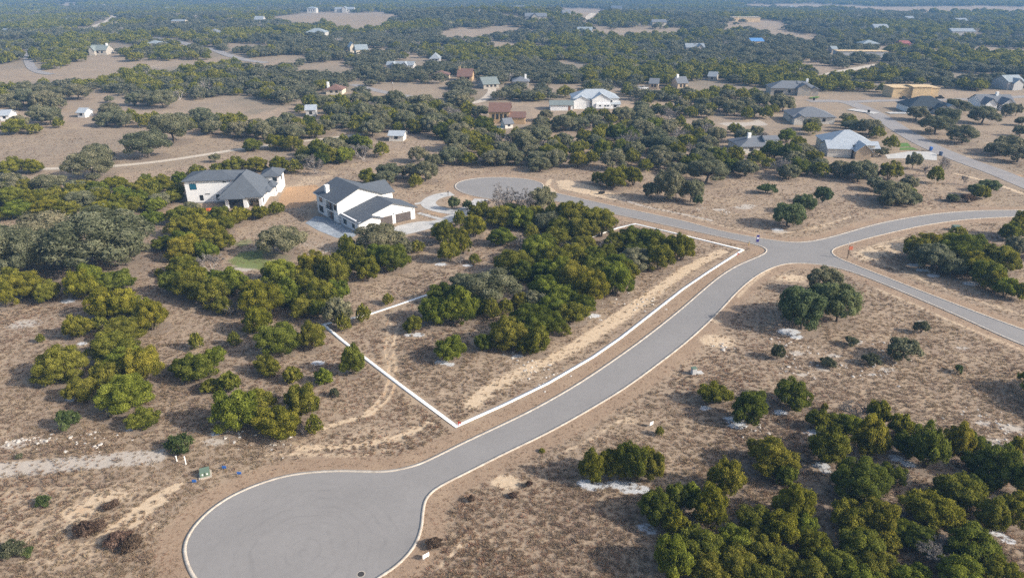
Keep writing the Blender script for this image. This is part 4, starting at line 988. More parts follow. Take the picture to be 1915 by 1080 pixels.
H('rambling white house in the middle of the far ridge', 644, 24, 36, 16, 6.5, 'gable', M_WHITE, M_METAL, 0, 3.5, 5, [(-.1, .15, -4, 10, 8, 3.5, 'y', None, None)])
H('house with pale green roof and white chimney at the field edge', 184, 103, 30, 14, 4.0, 'gable', M_STONEW, M_METALGN, 5, 3.4, 3, [(-.42, -.1, -3, 6, 4, 3, 'y', None, None)], chim=.42)
H('long grey roofed house among oaks at the field edge', 286, 90, 30, 13, 3.4, 'hip', M_STONEW, M_METALG, 0, 2.6, 2)
H('white carport beside the dark driveway', 61, 99, 20, 8, 2.6, 'flat', M_GREYW, M_METAL, 0, 0, 0, name='carport', cat='carport')
H('white roofed long building in the far northwest woods', 82, 24, 27, 18, 4.0, 'gable', M_STONEW, M_METAL, 0, 2.5, 3)
H('silver roofed barn leaning uphill in the far northwest', 315, 22, 18, 18, 5.0, 'gable', M_WHITE, M_METAL, 15, 3.0, 1, name='barn', cat='barn')
H('flat silver roofed shelter in the northwest woods', 333, 46, 24, 12, 4.5, 'gable', M_BEIGE, M_METAL, 0, 1.4, 2)
H('white house with blue gable near the bare far hill', 484, 43, 16, 14, 4.5, 'gable', M_WHITE, M_METAL, 0, 4.0, 2)
H('slate grey hip roofed house beside the grey lane', 397, 69, 26, 18, 3.0, 'hip', M_GREYW, M_SLATE2, 0, 4.5, 3)
H('small pale green roofed cabin in the northwest woods', 118, 43, 15, 12, 3.4, 'gable', M_STONEW, M_METALGN, 0, 2.5, 2, name='cabin', cat='cabin')
H('small white shed far west in the woods', 10, 63, 12, 10, 3.4, 'gable', M_WHITE, M_METAL, 0, 2.0, 1, name='shed', cat='shed')
H('tiny white shed in the far northwest woods', 27, 42, 8, 9, 3, 'gable', M_WHITE, M_METAL, 0, 2, 0, name='shed', cat='shed')
H('stone house with white walls east of the bare far hill', 1002, 39, 40, 18, 5.5, 'gable', M_STONEW, M_SLATE2, 0, 4.0, 4, [(-.2, .1, -4, 9, 5.5, 4, 'y', None, None)])
H('white gabled house on the slope under the far ridge', 1060, 33, 15, 14, 6.0, 'gable', M_WHITE, M_SLATE2, 10, 4.0, 2)
H('pale house at the west end of the eastern ridge', 972, 20, 22, 16, 6, 'gable', M_STONEW, M_SLATE2, 0, 4, 3)
H('white house at the crest of the pale climbing lane', 1153, 21, 20, 16, 6, 'gable', M_WHITE, M_SLATE, -5, 5, 3)
H('grey metal roofed house with white gable end in the centre far woods', 1093, 64, 27, 16, 4, 'gable', M_WHITE, M_METALG, -8, 3.5, 2)
H('long tan unfinished house far in the east woods', 1395, 41, 52, 15, 6, 'flat', M_OSB, M_BEIGE, -2, 0, 0)
H('cluster house with pale metal roofs in the east woods', 1300, 97, 34, 14, 4, 'gable', M_STONEW, M_METAL, -3, 3, 4, [(.1, .4, -3, 8, 4, 3, 'y', None, None)])
H('house covered by a bright blue tarp', 1416, 87, 24, 14, 5, 'gable', M_OSB, M_TARP, 4, 2.4, 0)
H('small white metal roofed barn in the central woods', 1331, 151, 15, 8, 3.0, 'gable', M_STONEW, M_METAL, -25, 2.4, 1, name='barn', cat='barn')
H('tan stone house with chimney tower among bare trees', 1276, 168, 20, 10, 4.2, 'gable', M_TAN, M_SLATE2, 10, 3.0, 2, chim=-.3)
H('tan stone ruin-like house west of the chimney tower', 1222, 167, 16, 9, 3.6, 'gable', M_TAN, M_SLATE2, -15, 2.4, 2)
H('long unfinished house frame with yellow roof beam and green corner wrap', 1612, 107, 90, 12, 4.6, 'flat', M_GREYW, M_OSB, -5, 0, 0)
H('pale blue-grey house beyond the unfinished long frame', 1628, 90, 30, 14, 4, 'hip', M_WHITE, M_METALG, 0, 3, 3)
H('small pale cabin beside the unfinished long frame', 1560, 99, 10, 9, 3.5, 'gable', M_STONEW, M_METALG, 0, 2, 1, name='cabin', cat='cabin')
H('low red roofed barn in the far east clearing', 1693, 89, 17, 12, 4, 'gable', M_REDR, M_REDR, 0, 2, 0, name='barn', cat='barn')
H('pale stone house in the far east woods', 1648, 60, 26, 16, 5, 'gable', M_STONEW, M_METAL, 0, 4, 3)
H('long white barn in the far eastern woods', 1801, 67, 42, 16, 5, 'gable', M_WHITE, M_METAL, -3, 3, 0, name='barn', cat='barn')
H('long white roofed shed north of the long white barn', 1800, 44, 19, 18, 4, 'gable', M_WHITE, M_METAL, 0, 3, 0, name='shed', cat='shed')
H('white shed near the far tan strip field', 1477, 17, 18, 18, 4, 'gable', M_WHITE, M_METAL, 0, 2.5, 0, name='shed', cat='shed')
H('small pale house in the far east woods below the strip field', 1702, 40, 14, 14, 4, 'gable', M_STONEW, M_METAL, 0, 3, 2)
H('tan house on the far slope between the hills', 1233, 49, 26, 14, 5, 'gable', M_BEIGE, M_SLATE2, 0, 3, 3)
H('small white farm shed at the western edge', 10, 226, 16, 7, 2.8, 'gable', M_WHITE, M_METAL, 8, 1.8, 1, name='shed', cat='shed')
H('white tin shed between bushes in the tan field', 153, 220, 15, 6, 2.6, 'gable', M_WHITE, M_METAL, -6, 1.6, 1, name='shed', cat='shed')
H('blue-grey tin roof showing through the oak woods', 582, 219, 18, 9, 3.6, 'gable', M_GREYW, M_METAL, 10, 1.6, 1, name='shed', cat='shed')
H('small white shed at the end of the gravel track', 741, 264, 27, 6, 2.5, 'gable', M_STONEW, M_METAL, -4, 1.3, 1, name='shed', cat='shed')
H('brown roofed cottage with cream chimney in the woods', 625, 177, 30, 10, 2.8, 'hip', M_BEIGE, M_BROWNR, 0, 2.4, 2, chim=-.45, name='cottage', cat='cottage')
# ------------------------------------------------------------------ small things
def put(name, label, cat, px, py, rz=0.0, group=None):
    return thing(name, label, cat, at(px, py), R(rz), group)

# blue banner sign at the crossroads
t = put('sign_post', 'dark blue banner sign on a pole at the crossroads corner', 'sign', 1412, 460)
MB().tube([(0, 0, -.1), (0, 0, 3.0)], .06, 8).build('pole', M_GREYMETAL, t)
bn_ = MB().box(.09, .75, -.03, .03, 1.1, 2.9).build('banner', M_PURPLE, t)
MB().box(.06, .8, -.025, .025, 2.92, 2.98).box(.06, .8, -.025, .025, 1.02, 1.08).build('bracket', M_GREYMETAL, t)
MB().box(.2, .64, -.04, -.031, 1.9, 2.3).build('emblem', M_TRIM, bn_)
t = put('marker_post', 'short yellow utility marker beside the blue banner sign', 'marker post', 1400, 459)
MB().tube([(0, 0, -.1), (0, 0, 1.0)], .07, 8).build('post', m_plain('marker_yellow', (.62, .42, .06), .5, .05), t); MB().box(-.08, .08, -.08, .08, 1.0, 1.12).build('cap', M_FRAME, t)
t = put('sign_post', 'faded orange sign on a wooden post east of the crossroads', 'sign', 1584.5, 483)
MB().box(-.09, .09, -.09, .09, -.1, 3.3).build('post', M_POLEW, t); MB().box(-.12, .75, -.13, -.09, 2.2, 3.1).build('board', M_SIGNOR, t)
t = put('marker_post', 'pale pipe marker standing beside the faded orange sign', 'marker post', 1586.5, 459)
MB().tube([(0, 0, -.1), (0, 0, 1.3)], .06, 8).build('post', M_PVC, t); MB().tube([(0, 0, 1.3), (0, 0, 1.42)], .075, 8).build('cap', M_FRAME, t)
for px, py, lab in ((857.5, 796, 'red survey stake inside the southern corner of the white outline'), (1379, 478, 'red survey stake outside the eastern corner of the white outline')):
    t = put('survey_stake', lab, 'survey stake', px, py, group='red survey stakes')
    MB().box(-.06, .06, -.04, .04, -.1, .8).build('stake', M_RED, t)
    MB().add([(-.06, -.05, .8), (.42, -.06, .72), (.40, -.05, .45), (-.06, -.05, .5), (-.06, -.03, .8), (.42, -.03, .72), (.40, -.03, .45), (-.06, -.03, .5)], [(0, 3, 2, 1), (4, 5, 6, 7), (0, 1, 5, 4), (1, 2, 6, 5), (2, 3, 7, 6), (3, 0, 4, 7)]).build('flag_ribbon', M_RED, t)
# transformer
t = put('transformer_box', 'green transformer cabinet on a concrete pad beside the turning circle', 'transformer', 384, 888, 24); t.scale = (.8, .8, .85)
MB().box(-1.0, 1.0, -.95, .95, -.05, .16).build('pad', M_KERB, t)
tb = MB().add([(-.75, -.62, .16), (.75, -.62, .16), (.75, .62, .16), (-.75, .62, .16), (-.75, -.62, .95), (.75, -.62, .95), (.75, .62, 1.12), (-.75, .62, 1.12), ], [(3, 2, 1, 0), (4, 5, 6, 7), (0, 1, 5, 4), (1, 2, 6, 5), (2, 3, 7, 6), (3, 0, 4, 7)]).build('cabinet', M_GREENB, t)
MB().box(-.04, .04, -.66, -.62, .2, .92).build('door_seam', M_FRAME, tb)
for x in (-.45, .25): MB().box(x, x + .22, -.645, -.622, .5, .72).build('label_plate', M_TRIM, tb)
for px, py, hh, lab in ((348, 868, 1.25, 'taller white pipe stub beside the grey gravel strip'), (331, 862, .8, 'shorter white pipe stub beside the grey gravel strip')):
    t = put('pipe_stub', lab, 'pipe', px, py)
    MB().tube([(0, 0, -.1), (0, 0, hh)], .075, 8).build('pipe', M_PVC, t); MB().tube([(0, 0, hh), (0, 0, hh + .1)], .1, 8).build('cap', M_PVC, t)
for px, py, lab in ((416, 877, 'blue utility flag nearest the green transformer cabinet'), (444, 888, 'blue utility flag nearest the kerb of the turning circle'), (360, 903, 'blue utility flag in front of the green transformer cabinet')):
    t = put('marking_flag', lab, 'flag', px, py, group='blue utility marking flags')
    MB().tube([(0, 0, -.05), (0, 0, .55)], .015, 5).build('wire', M_GREYMETAL, t); MB().box(0, .55, -.03, .03, .2, .58).build('flag', M_BLUEP, t)
t = put('utility_box', 'grey utility pedestal with a concrete pad on the dry eastern slope', 'utility box', 1297, 698, 15)
MB().box(-.4, .4, -.35, .35, -.05, 1.05).build('cabinet', M_GREYMETAL, t); MB().box(-.44, .44, -.39, .39, 1.05, 1.15).build('lid', M_GREENB, t); MB().box(.5, 1.6, -.5, .4, -.05, .14).build('pad', M_CONC, t)
t = put('utility_box', 'dark green utility box beside the eastern street thicket', 'utility box', 1787, 430)
MB().box(-.9, .9, -.7, .7, .12, 1.25).build('cabinet', M_GREENB, t); MB().box(-1.1, 1.1, -.9, .9, -.05, .12).build('pad', M_KERB, t)
for px, py, w_, rz, lab in ((797, 1045, .85, 40, 'white board sign on the verge beside the turning circle'), (1218, 797, .7, 35, 'small white board sign above the frosty juniper group')):
    t = put('yard_sign', lab, 'yard sign', px, py, rz)
    for x in (-w_ * .35, w_ * .35): MB().tube([(x, 0, -.1), (x, 0, .35)], .02, 5).build('leg', M_GREYMETAL, t)
    MB().box(-w_ / 2, w_ / 2, -.02, .02, .3, .85).build('board', M_TRIM, t); MB().box(-.02, .02, -.03, .03, .3, .85).build('rib', M_GREYMETAL, t)
mh = put('manhole_cover', 'dark round manhole cover in the turning circle asphalt', 'manhole cover', 675, 1073)
MB().tube([(0, 0, .0), (0, 0, .045)], .38, 20).build('lid', m_plain('cast_iron', (.05, .048, .046), .6, .1), mh); MB().tube([(0, 0, .0), (0, 0, .04)], .47, 20).build('rim', M_KERB, mh)
# utility pole in the distance
t = put('utility_pole', 'bare wooden utility pole standing by the grey lane', 'utility pole', 735, 183)
MB().tube([(0, 0, -.3), (0, 0, 9.5)], [.17, .11], 8).build('pole', M_POLEW, t); MB().box(-1.2, 1.2, -.06, .06, 8.7, 8.85).build('crossarm', M_POLEW, t); MB().tube([(.3, 0, 7.5), (.3, 0, 8.4)], .25, 8).build('transformer', M_GREYMETAL, t)

def bin_(px, py, mat, lab, rz=0):
    t = put('wheeled_bin', lab, 'bin', px, py, rz)
    mb = MB().add([(-.3, -.33, .12), (.3, -.33, .12), (.3, .3, .12), (-.3, .3, .12), (-.4, -.45, 1.15), (.4, -.45, 1.15), (.4, .42, 1.15), (-.4, .42, 1.15)], [(3, 2, 1, 0), (4, 5, 6, 7), (0, 1, 5, 4), (1, 2, 6, 5), (2, 3, 7, 6), (3, 0, 4, 7)])
    mb.build('body', mat, t); MB().add([(-.43, -.5, 1.15), (.43, -.5, 1.15), (.43, .46, 1.15), (-.43, .46, 1.15), (-.36, -.4, 1.25), (.36, -.4, 1.25), (.36, .36, 1.32), (-.36, .36, 1.32)], [(4, 5, 6, 7), (0, 1, 5, 4), (1, 2, 6, 5), (2, 3, 7, 6), (3, 0, 4, 7)]).build('lid', mat, t)
    for x in (-.3, .3): MB().tube([(x - .05, .36, .13), (x + .05, .36, .13)], .13, 10).build('wheel', M_RUBBER, t)
    t.scale = (1.15, 1.15, 1.15)
bin_(1740, 282, M_BLUEP, 'bright blue wheeled bin at the end of the driveway'); bin_(1758.5, 291, m_plain('dark_blue_bin', (.03, .06, .13), .6, .05), 'dark blue wheeled bin further down the same street', 10)
bin_(1624, 211.5, M_RUBBER, 'black wheeled bin on the street above the blue ones'); bin_(1522, 188, M_RUBBER, 'black wheeled bin beside the lawn of the slate roofed house')

def car(px, py, paint, lab, rz=0, kind='car', group=None):
    t = put('parked_car' if kind == 'car' else 'pickup_truck', lab, kind, px, py, rz, group)
    def body(secs, name, mat):
        mb = MB(); n = len(secs)
        vs = []
        for x, z0, z1, hw in secs: vs += [(x, -hw, z0), (x, hw, z0), (x, hw * .97, z1), (x, -hw * .97, z1)]
        fs = [(3, 2, 1, 0), tuple(range(4 * n - 4, 4 * n))]
        for i in range(n - 1):
            a = 4 * i; b = a + 4
            fs += [(a, a + 1, b + 1, b), (a + 1, a + 2, b + 2, b + 1), (a + 2, a + 3, b + 3, b + 2), (a + 3, a, b, b + 3)]
        return mb.add(vs, fs).build(name, mat, t)
    bd = body([(-2.3, .5, .85, .8), (-2.1, .32, .98, .9), (-.9, .3, 1.02, .92), (1.0, .3, 1.0, .92), (2.1, .32, .86, .88), (2.35, .45, .75, .78)], 'body', paint)
    cab = [(-2.0, 1.0, 1.02, .85), (-1.35, .99, 1.55, .78), (.2, .99, 1.56, .78), (1.1, .98, 1.0, .84)] if kind == 'car' else [(-.5, 1.0, 1.04, .86), (-.35, .99, 1.75, .8), (.5, .99, 1.75, .8), (1.2, .98, 1.0, .85)]
    body(cab, 'windows', M_GLASS)
    MB().box(-1.3 if kind == 'car' else -.35, .2 if kind == 'car' else .5, -.74, .74, 1.545 if kind == 'car' else 1.745, 1.60 if kind == 'car' else 1.80).build('roof', paint, bd)
    for x in (-1.4, 1.4):
        for y in (-.82, .82): MB().tube([(x, y - .11, .33), (x, y + .11, .33)], .33, 14).build('wheel', M_RUBBER, t)
    return t
car(905, 204, M_CARB, 'dark blue car parked left of the brown roofed house', 5); car(1197, 166.5, M_CARW, 'white car on the yard west of the stone houses, western one', -5); car(1206, 166.5, M_CARW, 'white car on the yard west of the stone houses, eastern one', 8)
car(1689, 186, M_CARB, 'dark pickup truck at the west end of the row before the sheathed house', 2, 'truck'); car(1716, 186.5, M_CARS, 'silver pickup truck in the row before the sheathed house', 0, 'truck'); car(1737, 186, M_CARW, 'white pickup truck in the row before the sheathed house', 3, 'truck'); car(1757, 184.5, M_CARK, 'black pickup truck at the east end of the row before the sheathed house', 0, 'truck')
t = put('camper_trailer', 'white camper trailer parked beside the white metal roofed house', 'camper', 1128, 204.5)
MB().add([(-4, -1.2, .6), (4, -1.2, .6), (4, 1.2, .6), (-4, 1.2, .6), (-3.8, -1.15, 3.0), (3.3, -1.15, 3.0), (3.3, 1.15, 3.0), (-3.8, 1.15, 3.0)], [(3, 2, 1, 0), (4, 5, 6, 7), (0, 1, 5, 4), (1, 2, 6, 5), (2, 3, 7, 6), (3, 0, 4, 7)]).build('body', M_CARW, t)
for x in (-2.2, .4, 1.8): MB().box(x, x + .9, -1.23, -1.16, 1.6, 2.3).build('window', M_GLASS, t)
for x in (-.6, .4): MB().tube([(x, -1.15, .35), (x, -.9, .35)], .36, 12).build('wheel', M_RUBBER, t)
# compact tractor and orange trailer by the corner house
t = put('compact_tractor', 'small red and black tractor on the slab before the corner house', 'tractor', 376, 399, 20)
MB().add([(-1.0, -.45, .7), (1.3, -.38, .7), (1.3, .38, .7), (-1.0, .45, .7), (-1.0, -.4, 1.2), (1.25, -.3, 1.1), (1.25, .3, 1.1), (-1.0, .4, 1.2)], [(3, 2, 1, 0), (4, 5, 6, 7), (0, 1, 5, 4), (1, 2, 6, 5), (2, 3, 7, 6), (3, 0, 4, 7)]).build('body', M_RED, t)
MB().box(-.9, -.3, -.3, .3, 1.2, 1.6).build('seat', M_RUBBER, t); MB().box(-1.0, -.92, -.5, -.42, .8, 2.3).box(-1.0, -.92, .42, .5, .8, 2.3).box(-1.0, -.92, -.5, .5, 2.3, 2.38).build('roll_bar', M_FRAME, t); MB().box(1.8, 2.2, -.8, .8, .2, .8).box(1.2, 1.85, -.5, -.42, .5, .62).box(1.2, 1.85, .42, .5, .5, .62).build('loader_bucket', M_FRAME, t)
for x, r_, w_ in ((-.7, .6, .68), (1.0, .4, .6)):
    for s_ in (-1, 1): MB().tube([(x, s_ * w_ - .15, r_), (x, s_ * w_ + .15, r_)], r_, 14).build('wheel', M_RUBBER, t)
t = put('flatbed_trailer', 'orange flatbed trailer beside the small tractor', 'trailer', 395, 397, 8)
MB().box(-2, 2, -.9, .9, .55, .7).box(2, 3.2, -.06, .06, .55, .65).build('bed', M_ORANGE, t); MB().box(-2, 2, -.93, -.87, .7, 1.0).box(-2, 2, .87, .93, .7, 1.0).build('rail', M_ORANGE, t)
for x in (-.5, .4):
    for s_ in (-1, 1): MB().tube([(x, s_ * .98 - .08, .35), (x, s_ * .98 + .08, .35)], .35, 12).build('wheel', M_RUBBER, t)
# pool
pp = at(928, 239)
t = thing('swimming_pool', 'small turquoise swimming pool below the brown roofed house', 'pool', pp)
ell = [(3.6 * math.cos(a), 2.2 * math.sin(a)) for a in np.linspace(0, 2 * math.pi, 24, endpoint=False)]
MB().prism([(x * 1.14, y * 1.2) for x, y in ell], -.05, .18).build('surround', M_CONC, t); MB().prism(ell, .0, .2).build('water', M_POOL, t)
# mailbox, culvert
t = put('mailbox', 'black mailbox where the loop driveway meets the turning circle', 'mailbox', 838, 366)
MB().box(-.09, .09, -.09, .09, -.1, 1.1).build('post', M_POLEW, t); MB().box(-.16, .16, -.32, .32, 1.1, 1.3).tube([(0, -.32, 1.3), (0, .32, 1.3)], .16, 10).build('box', M_FRAME, t)
t = put('culvert_pipe', 'black corrugated culvert pipe lying on the pale verge', 'pipe', 1125, 362, 15)
MB().tube([(-.9, 0, .4), (-.8, 0, .4), (.8, 0, .4), (.9, 0, .4)], [.45, .38, .38, .45], 12).build('pipe', M_RUBBER, t); MB().tube([(-.92, 0, .4), (-.86, 0, .4)], .3, 12).build('opening', m_plain('pipe_inside', (.05, .05, .05), .9, .05), t)
px_tree(849, 400, 24, 42, 'g', 'beside the loop driveway', None); px_tree(874, 396, 18, 26, 'g', 'beside the loop driveway', None)
M_LAWN = m_plain('green_turf', (.09, .17, .035), .95, .18, 2)
tag(poly_sheet('lawn', P2([(1683, 268), (1697, 267), (1704, 274), (1683, 275)]), .05, M_LAWN), 'small bright green lawn strip, the upper of two', kind='structure')
tag(poly_sheet('lawn', P2([(1683, 276.5), (1706, 275.5), (1717, 280), (1683, 281)]), .05, M_LAWN), 'small bright green lawn strip, the lower of two', kind='structure')
tag(poly_sheet('lawn', P2([(1513, 183.5), (1530, 181.5), (1533, 184), (1516, 185.5)]), .06, M_LAWN), 'small green lawn before the slate roofed house', kind='structure')

# ------------------------------------------------------------------ trees as objects
ORD = ['', 'first', 'second', 'third', 'fourth', 'fifth', 'sixth', 'seventh', 'eighth', 'ninth', 'tenth', 'eleventh', 'twelfth', 'thirteenth', 'fourteenth', 'fifteenth', 'sixteenth', 'seventeenth', 'eighteenth', 'nineteenth', 'twentieth', 'twenty-first', 'twenty-second', 'twenty-third', 'twenty-fourth', 'twenty-fifth', 'twenty-sixth', 'twenty-seventh', 'twenty-eighth', 'twenty-ninth', 'thirtieth'] + ['%dth' % i for i in range(31, 99)]
ft = np.array(FOOT)
def clear_of_houses(x, y):
    for hh in ((0,) if y < 250 else (0, 1.5, 3.0) if y < 420 else (0, 1.2)):
        q = CAMH / (CAMH - hh)
        if np.min(((ft[:, 0] - x * q) ** 2 + (ft[:, 1] - y * q) ** 2) - ft[:, 2] ** 2) <= 0: return False
    return True
TREES = [t for t in TREES if t['hand'] or clear_of_houses(t['x'], t['y'])]
for t in TREES:
    t['dep'] = depth_at((t['x'], t['y'], t['z'])); t['app'] = t['W'] / t['dep']
rl_ = np.vstack([w_[::2] for w_, hw in far_lines[:2]])
def hides_road(t):
    for hh in (0, 1.5, 3.0, min(4.5, t['H'] * .85)):
        q = CAMH / (CAMH - hh)
        if t['y'] > 200 and np.min(np.hypot(rl_[:, 0] - t['x'] * q, rl_[:, 1] - t['y'] * q)) < 4.5 + t['W'] * .3: return True
    return False
TREES = [t for t in TREES if not hides_road(t)]
def visible(t):
    a, b = to_px(t['x'], t['y'], t['z'] + t['H'] * .5); r_ = t['W'] / t['dep'] * F * .5
    return -r_ < a < 1915 + r_ and b < 1080 + r_
spare = []
LIMIT = {'juniper': 296, 'oak': 296, 'bare': 200, 'shrub': 200, 'brush': 200}
cnt = {}
use = []
TREES.sort(key=lambda t: -t['app'])
for t in TREES:
    lib = KIND[t['kind']][0]
    if (cnt.get(lib, 0) < LIMIT[lib] and visible(t)) or (t['hand'] and t['dep'] < 75 and cnt.get(lib, 0) < LIMIT[lib]):
        cnt[lib] = cnt.get(lib, 0) + 1; use.append(t)
    else: spare.append(t)
for i, t in enumerate(use):
    lib, nm, word, cat, parts = KIND[t['kind']]
    tints = TINT[t['kind']]
    t['tn'], t['tc'] = tints[rnd.randrange(len(tints))]
    if lib == 'juniper': t['size'] = 'small' if t['W'] < 4.2 else ('broad' if t['W'] > 8.3 else 'rounded')
    elif lib == 'oak': t['size'] = 'small' if t['W'] < 5 else ('broad' if t['W'] > 11 else 'leafy')
    else: t['size'] = 'small' if t['W'] < 3.5 else 'wide'
    t['key'] = f"{t['size']} {t['tn']} {word}"
bucket = {}
for t in use:
    if t['hand']: bucket.setdefault((t['key'], t['place']), []).append(t)
for (key, place), ts in bucket.items():
    ts.sort(key=lambda t: t['px'])
    for i, t in enumerate(ts):
        t['label'] = f'{key} {place}' if len(ts) == 1 else f'{ORD[i + 1]} {key} from the left {place}'
        if len(t['label'].split()) > 16: t['label'] = t['label'].replace(t['size'] + ' ', '', 1) if len(ts) == 1 else t['label'].replace('from the left', 'from left')
for t in use:
    if not t['hand']: t['label'] = f"{t['tn']} {KIND[t['kind']][2]} {t['place']}"
for t in use:
    lib, nm, word, cat, parts = KIND[t['kind']]
    if lib == 'juniper': cls = 's' if t['W'] < 3.6 else ('m' if t['W'] < 7.2 else 'l')
    elif lib == 'oak': cls = 's' if t['W'] < 6 else ('m' if t['W'] < 11 else 'l')
    else: cls = 'm' if lib == 'bare' else 's'
    var = LIB[(lib, cls)]; me, tm = var[rnd.randrange(len(var))]
    root = thing(nm, t['label'], cat, (t['x'], t['y'], t['z']), rnd.uniform(0, 6.283), t['group'])
    j = rnd.uniform(.86, 1.16)
    root.rotation_euler = (rnd.gauss(0, .05), rnd.gauss(0, .05), root.rotation_euler.z)
    root.scale = (t['W'] * j, t['W'] / j, t['H'])
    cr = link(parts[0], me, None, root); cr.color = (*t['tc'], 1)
    link(parts[1], tm, None, root)
print('trees as objects', cnt, 'spare', len(spare), 'far', len(far))

# ------------------------------------------------------------------ stuff: scattered instances
def scatter(name, label, P, rz, S3, var, protos, mat=None):
    me = bpy.data.meshes.new(name); me.vertices.add(len(P)); me.vertices.foreach_set('co', np.ascontiguousarray(P, np.float32).ravel())
    for nm, typ, arr, key in (('rz', 'FLOAT', rz, 'value'), ('sc', 'FLOAT_VECTOR', S3, 'vector'), ('vi', 'INT', var, 'value')):
        a = me.attributes.new(nm, typ, 'POINT'); a.data.foreach_set(key, np.ascontiguousarray(arr, np.int32 if typ == 'INT' else np.float32).ravel())
    col = bpy.data.collections.new(name + '_sources')
    for o in protos: col.objects.link(o)
    ng = bpy.data.node_groups.new(name, 'GeometryNodeTree')
    ng.interface.new_socket('Geometry', in_out='INPUT', socket_type='NodeSocketGeometry'); ng.interface.new_socket('Geometry', in_out='OUTPUT', socket_type='NodeSocketGeometry')
    nn = ng.nodes; L = ng.links
    gi, go = nn.new('NodeGroupInput'), nn.new('NodeGroupOutput')
    ci = nn.new('GeometryNodeCollectionInfo'); ci.inputs['Collection'].default_value = col; ci.inputs['Separate Children'].default_value = True; ci.inputs['Reset Children'].default_value = True
    ip = nn.new('GeometryNodeInstanceOnPoints'); ip.inputs['Pick Instance'].default_value = True
    def at_(nm, typ):
        q = nn.new('GeometryNodeInputNamedAttribute'); q.data_type = typ; q.inputs['Name'].default_value = nm
        return next(s for s in q.outputs if s.enabled and s.name == 'Attribute')
    cx = nn.new('ShaderNodeCombineXYZ'); L.new(at_('rz', 'FLOAT'), cx.inputs['Z'])
    e2r = nn.new('FunctionNodeEulerToRotation'); L.new(cx.outputs[0], e2r.inputs[0])
    m2p = nn.new('GeometryNodeMeshToPoints')
    L.new(gi.outputs[0], m2p.inputs['Mesh']); L.new(m2p.outputs[0], ip.inputs['Points'])
    L.new(ci.outputs[0], ip.inputs['Instance']); L.new(at_('vi', 'INT'), ip.inputs['Instance Index']); L.new(e2r.outputs[0], ip.inputs['Rotation']); L.new(at_('sc', 'FLOAT_VECTOR'), ip.inputs['Scale'])
    L.new(ip.outputs[0], go.inputs[0])
    o = link(name, me); md = o.modifiers.new('scatter', 'NODES'); md.node_group = ng
    return tag(o, label, kind='stuff')
def proto(name, me, color=(1, 1, 1)):
    o = bpy.data.objects.new(name, me); o.color = (*color, 1); return o

lo = []
tcs = [(1.0, 1.0, 1.0), (1.12, 1.05, 1.0), (.82, .90, .9)]
for i in range(3): lo.append(proto('woods_a%d' % i, crown_mesh('woods', 2000 + i, 'juniper', 800, .12, M_JUN)[0], tcs[i]))
oc = [(1.1, 1.1, .9), (1.2, 1.14, .98), (.98, 1.06, .78), (1.28, 1.18, 1.15)]
for i in range(4): lo.append(proto('woods_b%d' % i, crown_mesh('woods', 2050 + i, 'oak', 950, .105, M_OAK)[0], oc[i]))
me_t, me_l = bare_meshes(333, 900, .08)
lo.append(proto('woods_c0', me_t))
fx = np.concatenate([far[:, 0], [t['x'] for t in spare]]); fy = np.concatenate([far[:, 1], [t['y'] for t in spare]])
fk = np.concatenate([far[:, 2], np.ones(len(spare))])
okh = np.array([clear_of_houses(a, b) for a, b in zip(fx, fy)])
isn = np.concatenate([np.zeros(len(far), bool), np.ones(len(spare), bool)])
fx, fy, fk, isn = fx[okh], fy[okh], fk[okh], isn[okh]
nf = len(fx); g = np.random.default_rng(5)
patch = np.sin(fx / 61 + 1.3 * np.sin(fy / 83)) + .7 * np.sin(fy / 47 - fx / 90) + g.normal(0, .55, nf)
var = np.where(patch > .35, g.integers(0, 3, nf), g.integers(3, 7, nf))
var = np.where(g.random(nf) < .03, 7, var)
Wf = g.uniform(5.6, 10.5, nf) * fk
sp_kind = {'c': 0, 'y': 1, 'k': 2, 'o': 3, 'g': 5, 'd': 7, 's': 0, 'b': 0}
S3 = np.column_stack([Wf, Wf * g.uniform(.85, 1.15, nf), np.clip(Wf * g.uniform(.5, .76, nf), 3.0, 9)])
k0 = len(fx) - int(isn.sum()); kept = [t for t, o_ in zip(spare, okh[len(far):]) if o_]
for i, t in enumerate(kept): S3[k0 + i] = (t['W'], t['W'], t['H']); var[k0 + i] = sp_kind[t['kind']] if t['kind'] not in 'o' else 3 + i % 4
scatter('distant_woods', 'mixed juniper and oak woods spreading to the hazy distance', np.column_stack([fx, fy, terrain(fx, fy) - .1]), g.uniform(0, 6.28, nf), S3, var, lo)
# ------------------------------------------------------------------ the ground
def axis(lo, hi, step, far_lo, far_hi, grow=1.09, mx=120):
    c = list(np.arange(lo, hi, step)); s = step; q = c[-1]
    while q < far_hi: s = min(s * grow, mx); q += s; c.append(q)
    s = step; q = c[0]; pre = []
    while q > far_lo: s = min(s * grow, mx); q -= s; pre.append(q)
    return np.array(pre[::-1] + c)
ax = axis(-135, 165, .62, -5500, 5500); ay = axis(38, 225, .62, -400, 6500)
gx, gy = np.meshgrid(ax, ay); nx, ny = len(ax), len(ay)
X, Y = gx.ravel(), gy.ravel()
road_d = np.full(X.shape, 1e3)
nearm = (np.abs(X) < 320) & (Y > 20) & (Y < 330)
xi, yi = X[nearm], Y[nearm]
rd = np.minimum(seg_dist(ringA, xi, yi), np.minimum(seg_dist(ringB, xi, yi), seg_dist(ringC, xi, yi)))
rin = inside(road_poly, xi, yi)
road_d[nearm] = np.where(rin, -rd, rd)
soil = np.zeros((len(X), 4)); cover = np.zeros((len(X), 4))
def band(dist, half, soft): return np.clip((half + soft - dist) / (2 * soft), 0, 1)
